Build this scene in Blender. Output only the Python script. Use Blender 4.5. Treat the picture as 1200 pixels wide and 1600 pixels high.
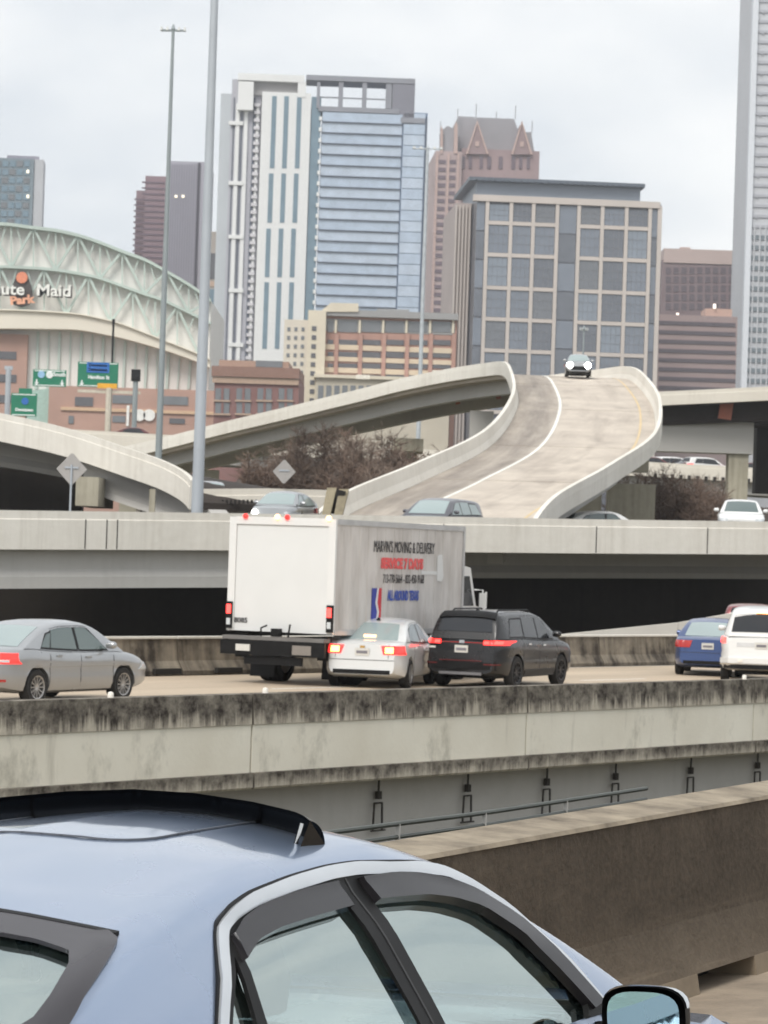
import bpy, bmesh, math, random
import numpy as np
from mathutils import Vector, Matrix
random.seed(7)
R_ = math.radians
scene = bpy.context.scene
for o in list(bpy.data.objects): bpy.data.objects.remove(o)
COL = scene.collection
# ------------------------------------------------------------------ camera
FPX = 4600.0
CAM = Vector((0, 0, 2.25))
PITCH, ROLL = math.atan(70/FPX), R_(1.9)
_F = Vector((0, math.cos(PITCH), math.sin(PITCH)))
_U0 = Vector((0, -math.sin(PITCH), math.cos(PITCH)))
_R0 = Vector((1, 0, 0))
_U = _U0*math.cos(ROLL) - _R0*math.sin(ROLL)
_Rt = _R0*math.cos(ROLL) + _U0*math.sin(ROLL)
cam = bpy.data.cameras.new('camera'); camo = bpy.data.objects.new('camera', cam); COL.objects.link(camo)
m = Matrix((( _Rt.x, _U.x, -_F.x, CAM.x), (_Rt.y, _U.y, -_F.y, CAM.y), (_Rt.z, _U.z, -_F.z, CAM.z), (0, 0, 0, 1)))
camo.matrix_world = m
cam.sensor_fit = 'VERTICAL'; cam.sensor_height = 24; cam.lens = 24*FPX/1600
cam.clip_start = .1; cam.clip_end = 12000
cam.dof.use_dof = True; cam.dof.focus_distance = 9.5; cam.dof.aperture_fstop = 11.5
scene.camera = camo
# ------------------------------------------------------------------ world, sun, exposure
SUN_EL, SUN_AZ = R_(48), R_(205)      # high, behind the camera and a little to the left
w = bpy.data.worlds.new('World'); scene.world = w; w.use_nodes = True
nt = w.node_tree; nt.nodes.clear()
sky = nt.nodes.new('ShaderNodeTexSky'); sky.sky_type = 'NISHITA'; sky.sun_disc = False
sky.sun_elevation = SUN_EL; sky.sun_rotation = SUN_AZ; sky.dust_density = 3
tc = nt.nodes.new('ShaderNodeTexCoord')
mp = nt.nodes.new('ShaderNodeMapping'); mp.inputs['Scale'].default_value = (1, 1, 2.2); mp.inputs['Location'].default_value = (1.7, .4, .9)
n1 = nt.nodes.new('ShaderNodeTexNoise'); n1.inputs['Scale'].default_value = 7.5; n1.inputs['Detail'].default_value = 4; n1.inputs['Roughness'].default_value = .52
cr = nt.nodes.new('ShaderNodeValToRGB')
cr.color_ramp.elements[0].position = .34; cr.color_ramp.elements[0].color = (4.9, 5.2, 5.5, 1)
cr.color_ramp.elements[1].position = .68; cr.color_ramp.elements[1].color = (6.7, 6.75, 6.7, 1)
mx = nt.nodes.new('ShaderNodeMixRGB'); mx.inputs[0].default_value = .95
bg = nt.nodes.new('ShaderNodeBackground'); bg.inputs[1].default_value = .1
ow = nt.nodes.new('ShaderNodeOutputWorld')
L = nt.links.new
L(tc.outputs['Generated'], mp.inputs[0]); L(mp.outputs[0], n1.inputs[0]); L(n1.outputs['Fac'], cr.inputs[0])
L(sky.outputs[0], mx.inputs[1]); L(cr.outputs[0], mx.inputs[2]); L(mx.outputs[0], bg.inputs[0]); L(bg.outputs[0], ow.inputs[0])
sl = bpy.data.lights.new('sun', 'SUN'); sl.energy = 1.5; sl.angle = R_(25); sl.color = (1, .96, .9)
so = bpy.data.objects.new('sun', sl); COL.objects.link(so)
sd = Vector((math.sin(SUN_AZ)*math.cos(SUN_EL), math.cos(SUN_AZ)*math.cos(SUN_EL), math.sin(SUN_EL)))
so.rotation_euler = sd.to_track_quat('Z', 'Y').to_euler(); so.location = (0, 0, 60)
scene.view_settings.view_transform = 'Standard'; scene.view_settings.look = 'None'
scene.view_settings.exposure = 0.78; scene.view_settings.gamma = 1
cy_ = scene.cycles; cy_.max_bounces = 6; cy_.diffuse_bounces = 3; cy_.glossy_bounces = 3; cy_.transmission_bounces = 4; cy_.transparent_max_bounces = 10; cy_.caustics_reflective = False; cy_.caustics_refractive = False; cy_.use_denoising = True; cy_.adaptive_threshold = .02
# ------------------------------------------------------------------ helpers
def W(px, py, d):
    """pixel of the 1200x1600 photograph at depth d (metres along +Y) -> world point"""
    v = _F + _Rt*((px-600)/FPX) - _U*((py-800)/FPX)
    return CAM + v*(d/v.y)
def lin(c):
    c = c/255.0
    return c/12.92 if c <= .04045 else ((c+.055)/1.055)**2.4
def C(r, g, b): return (lin(r), lin(g), lin(b), 1)
def tag(o, label=None, cat=None, group=None, kind=None):
    if label: o['label'] = label
    if cat: o['category'] = cat
    if group: o['group'] = group
    if kind: o['kind'] = kind
    return o
def empty(name, loc=(0, 0, 0), rz=0, label=None, cat=None, group=None, kind=None):
    o = bpy.data.objects.new(name, None); COL.objects.link(o); o.empty_display_size = .2
    o.location = loc; o.rotation_euler = (0, 0, rz)
    return tag(o, label, cat, group, kind)
def link(name, me, parent=None, loc=None):
    o = bpy.data.objects.new(name, me); COL.objects.link(o)
    if parent is not None: o.parent = parent
    if loc is not None: o.location = loc
    return o
def copy_tree(o, parent=None):
    c = o.copy(); COL.objects.link(c); c.parent = parent
    for ch in o.children: copy_tree(ch, c)
    return c
class MB:
    def __init__(s): s.v = []; s.f = []; s.uv = []
    def add(s, vs, fs, uvs=None):
        b = len(s.v); s.v += [tuple(p) for p in vs]
        for i, f in enumerate(fs):
            s.f.append([b+k for k in f]); s.uv.append(uvs[i] if uvs else None)
        return s
    def box(s, c, d, rz=0, ry=0, rx=0, taper=1.0):
        x, y, z = d[0]/2, d[1]/2, d[2]/2; t = taper
        P = [Vector(p) for p in ((-x, -y, -z), (x, -y, -z), (x, y, -z), (-x, y, -z), (-x*t, -y*t, z), (x*t, -y*t, z), (x*t, y*t, z), (-x*t, y*t, z))]
        if rz or ry or rx:
            M = Matrix.Rotation(rz, 3, 'Z') @ Matrix.Rotation(ry, 3, 'Y') @ Matrix.Rotation(rx, 3, 'X'); P = [M@p for p in P]
        c = Vector(c)
        return s.add([p+c for p in P], [(0, 3, 2, 1), (4, 5, 6, 7), (0, 1, 5, 4), (1, 2, 6, 5), (2, 3, 7, 6), (3, 0, 4, 7)])
    def span(s, x0, x1, y0, y1, z0, z1):
        return s.box(((x0+x1)/2, (y0+y1)/2, (z0+z1)/2), (abs(x1-x0), abs(y1-y0), abs(z1-z0)))
    def bar(s, a, b, wd, ht, up=(0, 0, 1)):
        a, b = Vector(a), Vector(b); t = (b-a); l = t.length; t.normalize(); up = Vector(up)
        if abs(t.dot(up)) > .99: up = Vector((1, 0, 0))
        sd_ = t.cross(up).normalized(); u = sd_.cross(t)
        P = []
        for q in (a, b):
            for i, j in ((-1, -1), (1, -1), (1, 1), (-1, 1)): P.append(q+sd_*(i*wd/2)+u*(j*ht/2))
        return s.add(P, [(3, 2, 1, 0), (4, 5, 6, 7), (0, 1, 5, 4), (1, 2, 6, 5), (2, 3, 7, 6), (3, 0, 4, 7)])
    def tube(s, pts, rs, n=8, cap=True):
        pts = [Vector(p) for p in pts]; N = len(pts)
        if not hasattr(rs, '__len__'): rs = [rs]*N
        vs = []; fs = []
        for i, p in enumerate(pts):
            t = (pts[min(i+1, N-1)]-pts[max(i-1, 0)]).normalized()
            up = Vector((0, 0, 1)) if abs(t.z) < .9 else Vector((1, 0, 0))
            a = t.cross(up).normalized(); b = a.cross(t)
            for k in range(n):
                th = 2*math.pi*k/n; vs.append(p+a*(math.cos(th)*rs[i])+b*(math.sin(th)*rs[i]))
        for i in range(N-1):
            for k in range(n):
                fs.append((i*n+k, i*n+(k+1) % n, (i+1)*n+(k+1) % n, (i+1)*n+k))
        if cap: fs += [tuple(range(n))[::-1], tuple(range((N-1)*n, N*n))]
        return s.add(vs, fs)
    def lathe(s, prof, c=(0, 0, 0), axis='Z', n=24, a0=0, a1=2*math.pi):
        c = Vector(c); vs = []; fs = []; M = len(prof); full = abs(a1-a0-2*math.pi) < 1e-6
        nn = n if full else n+1
        for k in range(nn):
            th = a0+(a1-a0)*k/n; ct, st = math.cos(th), math.sin(th)
            for r, h in prof:
                p = (r*ct, r*st, h) if axis == 'Z' else ((r*ct, h, r*st) if axis == 'Y' else (h, r*ct, r*st))
                vs.append(c+Vector(p))
        for k in range(n):
            k2 = (k+1) % nn
            for i in range(M-1): fs.append((k*M+i, k2*M+i, k2*M+i+1, k*M+i+1))
        return s.add(vs, fs)
    def prism(s, poly, y0, y1):
        """poly in (x,z), extruded along y"""
        n = len(poly); vs = [(x, y0, z) for x, z in poly]+[(x, y1, z) for x, z in poly]
        fs = [tuple(range(n)), tuple(range(2*n-1, n-1, -1))]+[(i, i+n, (i+1) % n+n, (i+1) % n) for i in range(n)]
        return s.add(vs, fs)
    def grid(s, fn, nu, nv, close=False):
        vs = [fn(i/nu, j/nv) for i in range(nu+1) for j in range(nv+1)]
        fs = [(i*(nv+1)+j, (i+1)*(nv+1)+j, (i+1)*(nv+1)+j+1, i*(nv+1)+j+1) for i in range(nu) for j in range(nv)]
        return s.add(vs, fs)
    def sweep(s, path, prof, close=True, caps=True, off=0.0):
        """prof: list of (right offset, dz), horizontal normals; UV in metres"""
        path = [Vector(p) for p in path]; N = len(path); M = len(prof); vs = []; cum = [0]
        for i in range(1, N): cum.append(cum[-1]+(path[i]-path[i-1]).length)
        pl = [0]
        for j in range(1, M+1):
            a, b = prof[j-1], prof[j % M]; pl.append(pl[-1]+math.hypot(a[0]-b[0], a[1]-b[1]))
        for i, p in enumerate(path):
            t = path[min(i+1, N-1)]-path[max(i-1, 0)]; t.z = 0; t.normalize(); r = Vector((t.y, -t.x, 0))
            for o_, dz in prof: vs.append(p+r*o_+Vector((0, 0, dz)))
        fs = []; uv = []
        for i in range(N-1):
            for j in range(M if close else M-1):
                j2 = (j+1) % M
                fs.append((i*M+j, i*M+j2, (i+1)*M+j2, (i+1)*M+j))
                uv.append([(cum[i]+off, pl[j]), (cum[i]+off, pl[j+1]), (cum[i+1]+off, pl[j+1]), (cum[i+1]+off, pl[j])])
        if caps and close:
            fs += [tuple(range(M))[::-1], tuple(range((N-1)*M, N*M))]; uv += [None, None]
        return s.add(vs, fs, uv)
    def mesh(s, name, mat=None, smooth=None, fix=True):
        me = bpy.data.meshes.new(name); me.from_pydata(s.v, [], s.f)
        if any(u is not None for u in s.uv):
            ul = me.uv_layers.new(name='UVMap'); k = 0
            for f, u in zip(s.f, s.uv):
                for q in range(len(f)):
                    ul.data[k].uv = u[q] if u else (0, 0); k += 1
        if fix:
            bm = bmesh.new(); bm.from_mesh(me); bmesh.ops.recalc_face_normals(bm, faces=bm.faces); bm.to_mesh(me); bm.free()
        if smooth is not None:
            me.polygons.foreach_set('use_smooth', [True]*len(me.polygons)); me.set_sharp_from_angle(angle=R_(smooth))
        if mat: me.materials.append(mat)
        return me
    def build(s, name, mat=None, parent=None, loc=None, smooth=None, fix=True):
        return link(name, s.mesh(name, mat, smooth, fix), parent, loc)
def box_mesh(name, sx, sy, sz, mat):
    return MB().box((0, 0, 0), (sx, sy, sz)).mesh(name, mat)
def spline(pts, n=8):
    """Catmull-Rom through 3-D points"""
    P = [Vector(p) for p in pts]; out = []
    for i in range(len(P)-1):
        a, b, c, d = P[max(i-1, 0)], P[i], P[i+1], P[min(i+2, len(P)-1)]
        for k in range(n):
            t = k/n; out.append(.5*((2*b)+(c-a)*t+(2*a-5*b+4*c-d)*t*t+(3*b-a-3*c+d)*t**3))
    return out+[P[-1]]
def interp(pts):
    """smooth (monotone-ish cubic) 1-D interpolation"""
    xs = [p[0] for p in pts]; ys = [p[1] for p in pts]; n = len(xs); ms = []
    for i in range(n):
        if i == 0: ms.append((ys[1]-ys[0])/(xs[1]-xs[0]))
        elif i == n-1: ms.append((ys[-1]-ys[-2])/(xs[-1]-xs[-2]))
        else:
            a = (ys[i]-ys[i-1])/(xs[i]-xs[i-1]); b = (ys[i+1]-ys[i])/(xs[i+1]-xs[i])
            ms.append(0 if a*b <= 0 else 2*a*b/(a+b))
    def f(x):
        if x <= xs[0]: return ys[0]
        if x >= xs[-1]: return ys[-1]
        for i in range(n-1):
            if x <= xs[i+1]:
                h = xs[i+1]-xs[i]; t = (x-xs[i])/h
                return (2*t**3-3*t*t+1)*ys[i]+(t**3-2*t*t+t)*h*ms[i]+(-2*t**3+3*t*t)*ys[i+1]+(t**3-t*t)*h*ms[i+1]
    return f
# ------------------------------------------------------------------ materials
class NT:
    def __init__(s, name):
        s.m = bpy.data.materials.new(name); s.m.use_nodes = True; s.t = s.m.node_tree
        s.b = s.t.nodes['Principled BSDF']; s.coord = None
    def n(s, typ, **kw):
        nd = s.t.nodes.new('ShaderNode'+typ)
        for k, v in kw.items():
            if hasattr(nd, k): setattr(nd, k, v)
            else: nd.inputs[k].default_value = v
        return nd
    def l(s, a, b): s.t.links.new(a, b)
    def vec(s, coord='Object', scale=(1, 1, 1), loc=(0, 0, 0)):
        t = s.n('TexCoord'); mp_ = s.n('Mapping'); mp_.inputs['Scale'].default_value = scale; mp_.inputs['Location'].default_value = loc
        s.l(t.outputs[coord], mp_.inputs[0]); return mp_.outputs[0]
    def noise(s, vec, scale=1, detail=5, rough=.55, lo=.3, hi=.7):
        nz = s.n('TexNoise', Scale=scale, Detail=detail, Roughness=rough); s.l(vec, nz.inputs['Vector'])
        mr = s.n('MapRange'); mr.inputs['From Min'].default_value = lo; mr.inputs['From Max'].default_value = hi
        s.l(nz.outputs['Fac'], mr.inputs['Value']); return mr.outputs[0]
    def math(s, op, a, b=None, c=None):
        nd = s.n('Math', operation=op); nd.use_clamp = False
        for i, q in enumerate((a, b, c)):
            if q is None: continue
            if isinstance(q, (int, float)): nd.inputs[i].default_value = q
            else: s.l(q, nd.inputs[i])
        return nd.outputs[0]
    def mix(s, fac, a, b):
        nd = s.n('MixRGB')
        for i, q in enumerate((fac, a, b)):
            if isinstance(q, (int, float)): nd.inputs[i].default_value = q
            elif isinstance(q, tuple): nd.inputs[i].default_value = q
            else: s.l(q, nd.inputs[i])
        return nd.outputs[0]
    def bump(s, h, strength=.3, dist=.02):
        b = s.n('Bump'); b.inputs['Strength'].default_value = strength; b.inputs['Distance'].default_value = dist
        s.l(h, b.inputs['Height']); s.l(b.outputs[0], s.b.inputs['Normal'])
    def col(s, c): s.l(c, s.b.inputs['Base Color'])
MATS = {}
def plain(name, c, rough=.6, metal=0, var=.12, scale=3, coat=0, spec=.5):
    """one colour with slight mottling"""
    if name in MATS: return MATS[name]
    k = NT(name); k.b.inputs['Roughness'].default_value = rough; k.b.inputs['Metallic'].default_value = metal
    k.b.inputs['Coat Weight'].default_value = coat; k.b.inputs['Specular IOR Level'].default_value = spec
    if var > 0:
        f = k.noise(k.vec('Object'), scale, 4)
        d = tuple(q*(1-var) for q in c[:3])+(1,); u = tuple(min(1, q*(1+var)) for q in c[:3])+(1,)
        k.col(k.mix(f, d, u))
    else: k.b.inputs['Base Color'].default_value = c
    MATS[name] = k.m; return k.m
def emit(name, c, e, base=None):
    if name in MATS: return MATS[name]
    k = NT(name); k.b.inputs['Base Color'].default_value = base or c; k.b.inputs['Emission Color'].default_value = c
    k.b.inputs['Emission Strength'].default_value = e; k.b.inputs['Roughness'].default_value = .25
    MATS[name] = k.m; return k.m
def concrete(name, base, dark, amount=.5, streak=0.0, uv=True, big=.25, rough=.85, extra=None):
    """weathered concrete; streak = strength of vertical run-off stains along UV v (metres)"""
    if name in MATS: return MATS[name]
    k = NT(name); k.b.inputs['Roughness'].default_value = rough; k.b.inputs['Specular IOR Level'].default_value = .25
    cd = 'UV' if uv else 'Object'
    a = k.noise(k.vec(cd), big, 6, .6, .32, .7)
    f = k.noise(k.vec(cd), 3.2, 6, .65, .3, .72)
    fac = k.math('MULTIPLY', a, k.math('MULTIPLY_ADD', f, .6, .5)); fac = k.math('MULTIPLY', fac, amount)
    if streak > 0:
        sv = k.vec(cd, (3.3, .22, 1) if uv else (3.3, 3.3, .22)); st = k.noise(sv, 1.0, 5, .6, .42, .68)
        sw = k.noise(k.vec(cd, (.35, .1, 1) if uv else (.35, .35, .1), (5, 3, 1)), 1, 3, .5, .3, .65)
        fac = k.math('ADD', fac, k.math('MULTIPLY', k.math('MULTIPLY', st, sw), streak))
    fac = k.math('MINIMUM', fac, 1.0)
    c = k.mix(fac, base, dark)
    g = k.noise(k.vec(cd), 40, 3, .6, .2, .8)
    c = k.mix(k.math('MULTIPLY', g, .1), c, tuple(q*.6 for q in base[:3])+(1,))
    k.col(c); k.bump(f, .25, .02)
    MATS[name] = k.m; return k.m
def paint(name, c, metal=.0, rough=.32, coat=.7):
    if name in MATS: return MATS[name]
    k = NT(name); k.b.inputs['Metallic'].default_value = metal
    k.b.inputs['Coat Weight'].default_value = coat; k.b.inputs['Coat Roughness'].default_value = .06
    f = k.noise(k.vec('Object'), 2.2, 5, .6, .3, .75)
    gr = k.noise(k.vec('Object', (1, 1, 3)), 3, 4, .6, .4, .8)
    c2 = k.mix(k.math('MULTIPLY', gr, .10), c, tuple(q*.72+.02 for q in c[:3])+(1,))
    k.col(c2); k.l(k.math('MULTIPLY_ADD', f, .08, rough-.03), k.b.inputs['Roughness'])
    MATS[name] = k.m; return k.m
def glassy(name, c, rough=.08, spec=.8, metal=0.0):
    if name in MATS: return MATS[name]
    k = NT(name); k.b.inputs['Roughness'].default_value = rough; k.b.inputs['Specular IOR Level'].default_value = spec; k.b.inputs['Metallic'].default_value = metal
    f = k.noise(k.vec('Object'), .3, 2, .5, .3, .7)
    k.col(k.mix(f, tuple(q*.9 for q in c[:3])+(1,), tuple(q*1.08 for q in c[:3])+(1,)))
    MATS[name] = k.m; return k.m
def text_mesh(body, size, mat, extrude=.01, sx=1.0, font_bold=0.0, spacing=1.0):
    cu = bpy.data.curves.new('lettering', 'FONT'); cu.body = body; cu.size = size; cu.extrude = extrude; cu.align_x = 'CENTER'; cu.align_y = 'CENTER'
    cu.offset = font_bold; cu.space_character = spacing; cu.resolution_u = 3
    o = bpy.data.objects.new('lettering_tmp', cu); COL.objects.link(o)
    dg = bpy.context.evaluated_depsgraph_get(); me = bpy.data.meshes.new_from_object(o.evaluated_get(dg))
    bpy.data.objects.remove(o); bpy.data.curves.remove(cu); me.name = 'lettering'
    if sx != 1: me.transform(Matrix.Diagonal((sx, 1, 1, 1)))
    me.materials.clear(); me.materials.append(mat); return me
# ================================================================== THE SETTING: ground, roads, bridges
M_fascia = concrete('fascia_concrete', C(232, 228, 219), C(182, 175, 162), .5, .35, big=.16)
M_far = concrete('far_concrete', C(226, 220, 208), C(186, 178, 164), .5, .2, big=.12)
M_girder = concrete('girder_concrete', C(190, 188, 184), C(150, 147, 141), .5, .15, big=.12)
M_pier = concrete('pier_concrete', C(182, 176, 158), C(120, 114, 100), .5, .5, uv=False, big=.2)
M_soffit = concrete('soffit_shade_concrete', C(64, 58, 54), C(40, 36, 34), .5, 0, big=.2)  # deck undersides and flyover girders; the shade below is put into this colour
M_abut = concrete('abutment_shade_concrete', C(52, 47, 42), C(26, 24, 22), .6, .3, uv=False, big=.15)  # darkened so the shade under the overpass sits in the colour
M_rust = plain('rust_red_steel', C(176, 108, 88), .7, 0, .2, .6)
M_joint = plain('joint_rubber', C(38, 35, 32), .9)
M_white_line = plain('white_line_paint', C(226, 224, 216), .7, 0, .1, 2)
M_yellow_line = plain('yellow_line_paint', C(206, 184, 144), .7, 0, .12, 2)
def grime(name, v0, ln, light, dark):
    """mould that runs down in drips of uneven length from the upper edge (UV v = v0)"""
    k = NT(name); k.b.inputs['Roughness'].default_value = .9; k.b.inputs['Specular IOR Level'].default_value = .2
    uvv = k.vec('UV'); sp_ = k.n('SeparateXYZ'); k.l(uvv, sp_.inputs[0]); v = k.math('SUBTRACT', sp_.outputs['Y'], v0)
    d1 = k.noise(k.vec('UV', (1.1, .12, 1)), 1, 3, .6, .25, .75); d2 = k.noise(k.vec('UV', (7, .35, 1), (3, 0, 0)), 1, 5, .7, .3, .7); d3 = k.noise(k.vec('UV', (26, 1.2, 1), (9, 0, 0)), 1, 4, .6, .3, .7)
    L_ = k.math('MULTIPLY', k.math('ADD', k.math('MULTIPLY', d1, .75), k.math('ADD', k.math('MULTIPLY', d2, .85), k.math('MULTIPLY', d3, .35))), ln)
    mr = k.n('MapRange'); mr.interpolation_type = 'SMOOTHSTEP'; mr.inputs['From Min'].default_value = -.10; mr.inputs['From Max'].default_value = .16; k.l(k.math('SUBTRACT', L_, v), mr.inputs['Value'])
    bl = k.noise(uvv, 2.6, 7, .72, .36, .68); fn = k.noise(uvv, 13, 5, .7, .3, .7)
    fc = k.math('MULTIPLY', mr.outputs[0], k.math('MULTIPLY_ADD', bl, .55, .45)); fc = k.math('MINIMUM', k.math('ADD', fc, k.math('MULTIPLY', fn, .2)), 1)
    tone = k.mix(k.noise(k.vec('UV'), .7, 4), light, tuple(q*.72 for q in light[:3])+(1,))
    k.col(k.mix(fc, tone, dark)); k.bump(fn, .35, .02); return k.m
M_grime = grime('parapet_grime', 1.07, .42, C(208, 199, 182), C(56, 50, 46)); M_grime2 = grime('ledge_grime', .67, .2, C(214, 205, 188), C(62, 56, 50))
k = NT('fascia_clean'); k.b.inputs['Roughness'].default_value = .85             # pale band with blotches of mould
a = k.noise(k.vec('UV', (.9, .5, 1)), .8, 7, .72, .56, .72); b_ = k.noise(k.vec('UV', (3, .3, 1), (2, 0, 0)), 1, 5, .6, .58, .74)
wsh = k.noise(k.vec('UV'), .5, 4, .6, .3, .7)
c0 = k.mix(wsh, C(236, 231, 216), C(220, 213, 196)); c0 = k.mix(k.math('MULTIPLY', a, .55), c0, C(92, 88, 72)); c0 = k.mix(k.math('MULTIPLY', b_, .4), c0, C(110, 102, 86)); k.col(c0)
k.bump(k.noise(k.vec('UV'), 14, 5), .15, .01); M_clean = k.m
k = NT('median_grime'); k.b.inputs['Roughness'].default_value = .9; k.b.inputs['Specular IOR Level'].default_value = .2
uvv = k.vec('UV'); big = k.noise(k.vec('UV', (.7, 1.2, 1)), 1.2, 6, .65, .3, .7); stv = k.noise(k.vec('UV', (5, .3, 1)), 1, 5, .6, .4, .7); fine = k.noise(uvv, 22, 6, .7, .3, .7)
mid = k.noise(k.vec('UV', (2.6, 1.6, 1), (3, 1, 0)), 1, 6, .7, .35, .65); c0 = k.mix(big, C(100, 91, 80), C(54, 49, 44)); c0 = k.mix(k.math('MULTIPLY', mid, .75), c0, C(48, 42, 36)); c0 = k.mix(k.math('MULTIPLY', stv, .4), c0, C(58, 51, 45)); c0 = k.mix(k.math('MULTIPLY', fine, .45), c0, C(112, 100, 86))
scr = k.noise(k.vec('UV', (.25, 9, 1)), 1, 5, .65, .55, .68)                       # long tyre scuffs low on the wall
sep = k.n('SeparateXYZ'); k.l(uvv, sep.inputs[0]); low = k.n('MapRange'); low.inputs['From Min'].default_value = .55; low.inputs['From Max'].default_value = .95; k.l(sep.outputs['Y'], low.inputs['Value'])
c0 = k.mix(k.math('MULTIPLY', k.math('MULTIPLY', low.outputs[0], k.math('MULTIPLY_ADD', scr, .5, .35)), .62), c0, C(160, 144, 124)); k.col(c0); k.bump(fine, .5, .02); M_median = k.m
M_cap = concrete('barrier_top_concrete', C(164, 152, 133), C(84, 75, 65), 1.1, 0, big=2.6)
k = NT('highway_concrete'); k.b.inputs['Roughness'].default_value = .8           # tan road concrete with rubber tracks
uvv = k.vec('UV'); big = k.noise(k.vec('UV', (.05, .6, 1)), 1, 6, .6, .3, .7); fine = k.noise(uvv, 6, 6, .7, .3, .7)
c0 = k.mix(k.math('MULTIPLY', big, .5), C(196, 178, 154), C(140, 126, 110)); c0 = k.mix(k.math('MULTIPLY', fine, .25), c0, C(120, 108, 96)); k.col(c0); M_road = k.m

g = MB(); g.add([(-6000, -200, -9), (6000, -200, -9), (6000, 9000, -9), (-6000, 9000, -9)], [(0, 1, 2, 3)])
k = NT('ground_soil'); k.b.inputs['Roughness'].default_value = .95
k.col(k.mix(k.noise(k.vec('Object'), .05, 8, .65, .3, .7), C(112, 106, 88), C(84, 82, 66))); tag(g.build('ground', k.m), kind='structure')

# ---- highway with the traffic (z = -0.56), running 36 degrees to the right of the view
HA = R_(36); TA = Vector((math.sin(HA), math.cos(HA), 0)); NA = Vector((-math.cos(HA), math.sin(HA), 0)); ZA = -.56
def onA(s, perp, z=0): return TA*s+NA*perp+Vector((0, 0, z))
def A_at(px, perp, z):
    """point on the line of given perp distance seen in column px"""
    t = (px-600)/FPX; v = Vector((t, 1, 0)); den = v.dot(NA); Y = perp/den; p = v*Y
    return Vector((p.x, p.y, z))
def sA(px, perp): return A_at(px, perp, 0).dot(TA)
rd = MB().sweep([onA(s_, 25.9, ZA) for s_ in range(-20, 170, 6)], [(0-.3, 0), (-16.4, 0), (-16.4, -.3), (-.3, -.3)])
tag(rd.build('highway', M_road), kind='structure')
for off in (4.3, 8.0, 11.7):                                                   # lane lines, dashed
    mb = MB()
    for s_ in range(0, 150, 12): mb.sweep([onA(s_, 25.9+off, ZA+.004), onA(s_+3, 25.9+off, ZA+.004)], [(-.06, 0), (.06, 0)], close=False)
    tag(mb.build('lane_marking', M_white_line), kind='structure')
root = empty('parapet', onA(30, 25.9, ZA), 0, 'mould-streaked concrete parapet along the near edge of the highway', 'parapet')
joints = [-22]+[sA(px, 25.9) for px in (405, 833, 1187)]+[150]
rel = root.location
for i in range(4):
    s0, s1 = joints[i]+.02, joints[i+1]-.02; n = max(2, int((s1-s0)/3))
    path = [onA(s0+(s1-s0)*q/n, 25.9, ZA)-rel for q in range(n+1)]
    MB().sweep(path, [(-.3, .0), (-.26, .81), (-.0, .81), (.02, .38), (-.3, .38)], off=i*37).build('barrier_panel', M_grime, root)
    MB().sweep(path, [(-.3, .376), (.0, .376), (.0, -.30), (-.3, -.30)], off=i*51).build('fascia_panel', M_clean, root)
    MB().sweep(path, [(-.6, -.304), (.07, -.304), (.07, -.50), (.04, -.53), (-.6, -.53)], off=i*23).build('ledge_panel', M_grime2, root)
gr = empty('highway_girder', onA(30, 26.5, ZA-.53), 0, 'long grey concrete girder under the near highway parapet', 'girder')
MB().sweep([onA(s_, 26.5, ZA-.534)-gr.location for s_ in range(-20, 150, 10)], [(0, 0), (-.6, 0), (-.6, -1.55), (.28, -1.55), (.28, -1.32), (0, -1.1)]).build('web', M_girder, gr)
hb = plain('hanger_steel', C(58, 54, 50), .7, .3)
hang = None
for i, px in enumerate((606, 745, 868, 975, 1092, 1196)):
    p = A_at(px, 26.42, ZA-.55)
    if hang is None:
        r0 = empty('hanger_bracket', p, -HA+math.pi/2, cat='bracket', group='hanger brackets on the highway girder')
        MB().tube([(0, 0, 0), (0, 0, -.32)], .018, 8).build('rod', hb, r0)
        MB().box((0, 0, -.28), (.09, .07, .12)).build('turnbuckle', hb, r0)
        q = MB(); 
        for a_, b_ in (((-.1, 0, -.4), (.1, 0, -.4)), ((-.1, 0, -.4), (-.12, 0, -.82)), ((.1, 0, -.4), (.12, 0, -.82)), ((-.17, 0, -.82), (.2, 0, -.82))): q.bar(a_, b_, .025, .025)
        q.build('frame', hb, r0); hang = r0
    else: r0 = copy_tree(hang); r0.location = p
    r0['label'] = 'thin dark hanger bracket on the grey girder, %s from the left' % ('first', 'second', 'third', 'fourth', 'fifth', 'sixth')[i]
# ---- far barrier of that highway and the pale rising wall behind it
fb = empty('far_barrier', onA(30, 42.5, ZA), 0, 'dirty concrete barrier on the far side of the highway behind the truck', 'barrier')
M_farb = concrete('far_barrier_concrete', C(158, 148, 132), C(62, 56, 50), 1.2, .9, big=.9)
for i in range(16):
    s0 = -12+i*9.0; path = [onA(s0+.02, 42.5, ZA)-fb.location, onA(s0+8.98, 42.5, ZA)-fb.location]
    MB().sweep(path, [(.0, .0), (.0, .1), (-.14, .32), (-.2, .81), (-.42, .81), (-.5, 0)], off=i*17).build('barrier_panel', M_farb, fb)
    MB().sweep(path, [(-.16, .814), (-.46, .814), (-.46, .86), (-.16, .86)], off=i*17).build('cap', M_fascia, fb)
for i, px in enumerate((270, 366)):
    tag(MB().box((0, 0, 0), (.9, .1, .12), rz=math.pi/2-HA).build('drain_slot', M_joint, None, A_at(px, 42.42, ZA+.1)), 'dark drain slot low in the far barrier, %s of the truck' % ('well left', 'close by the left wheels')[i], 'drain', 'drain slots in the far barrier')
wl = empty('retaining_wall', (0, 0, -.5), 0, 'smooth pale wall rising to the right behind the far barrier', 'wall')
wp = [(700, 1003), (880, 991), (1060, 973), (1150, 957), (1300, 930)]
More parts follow.
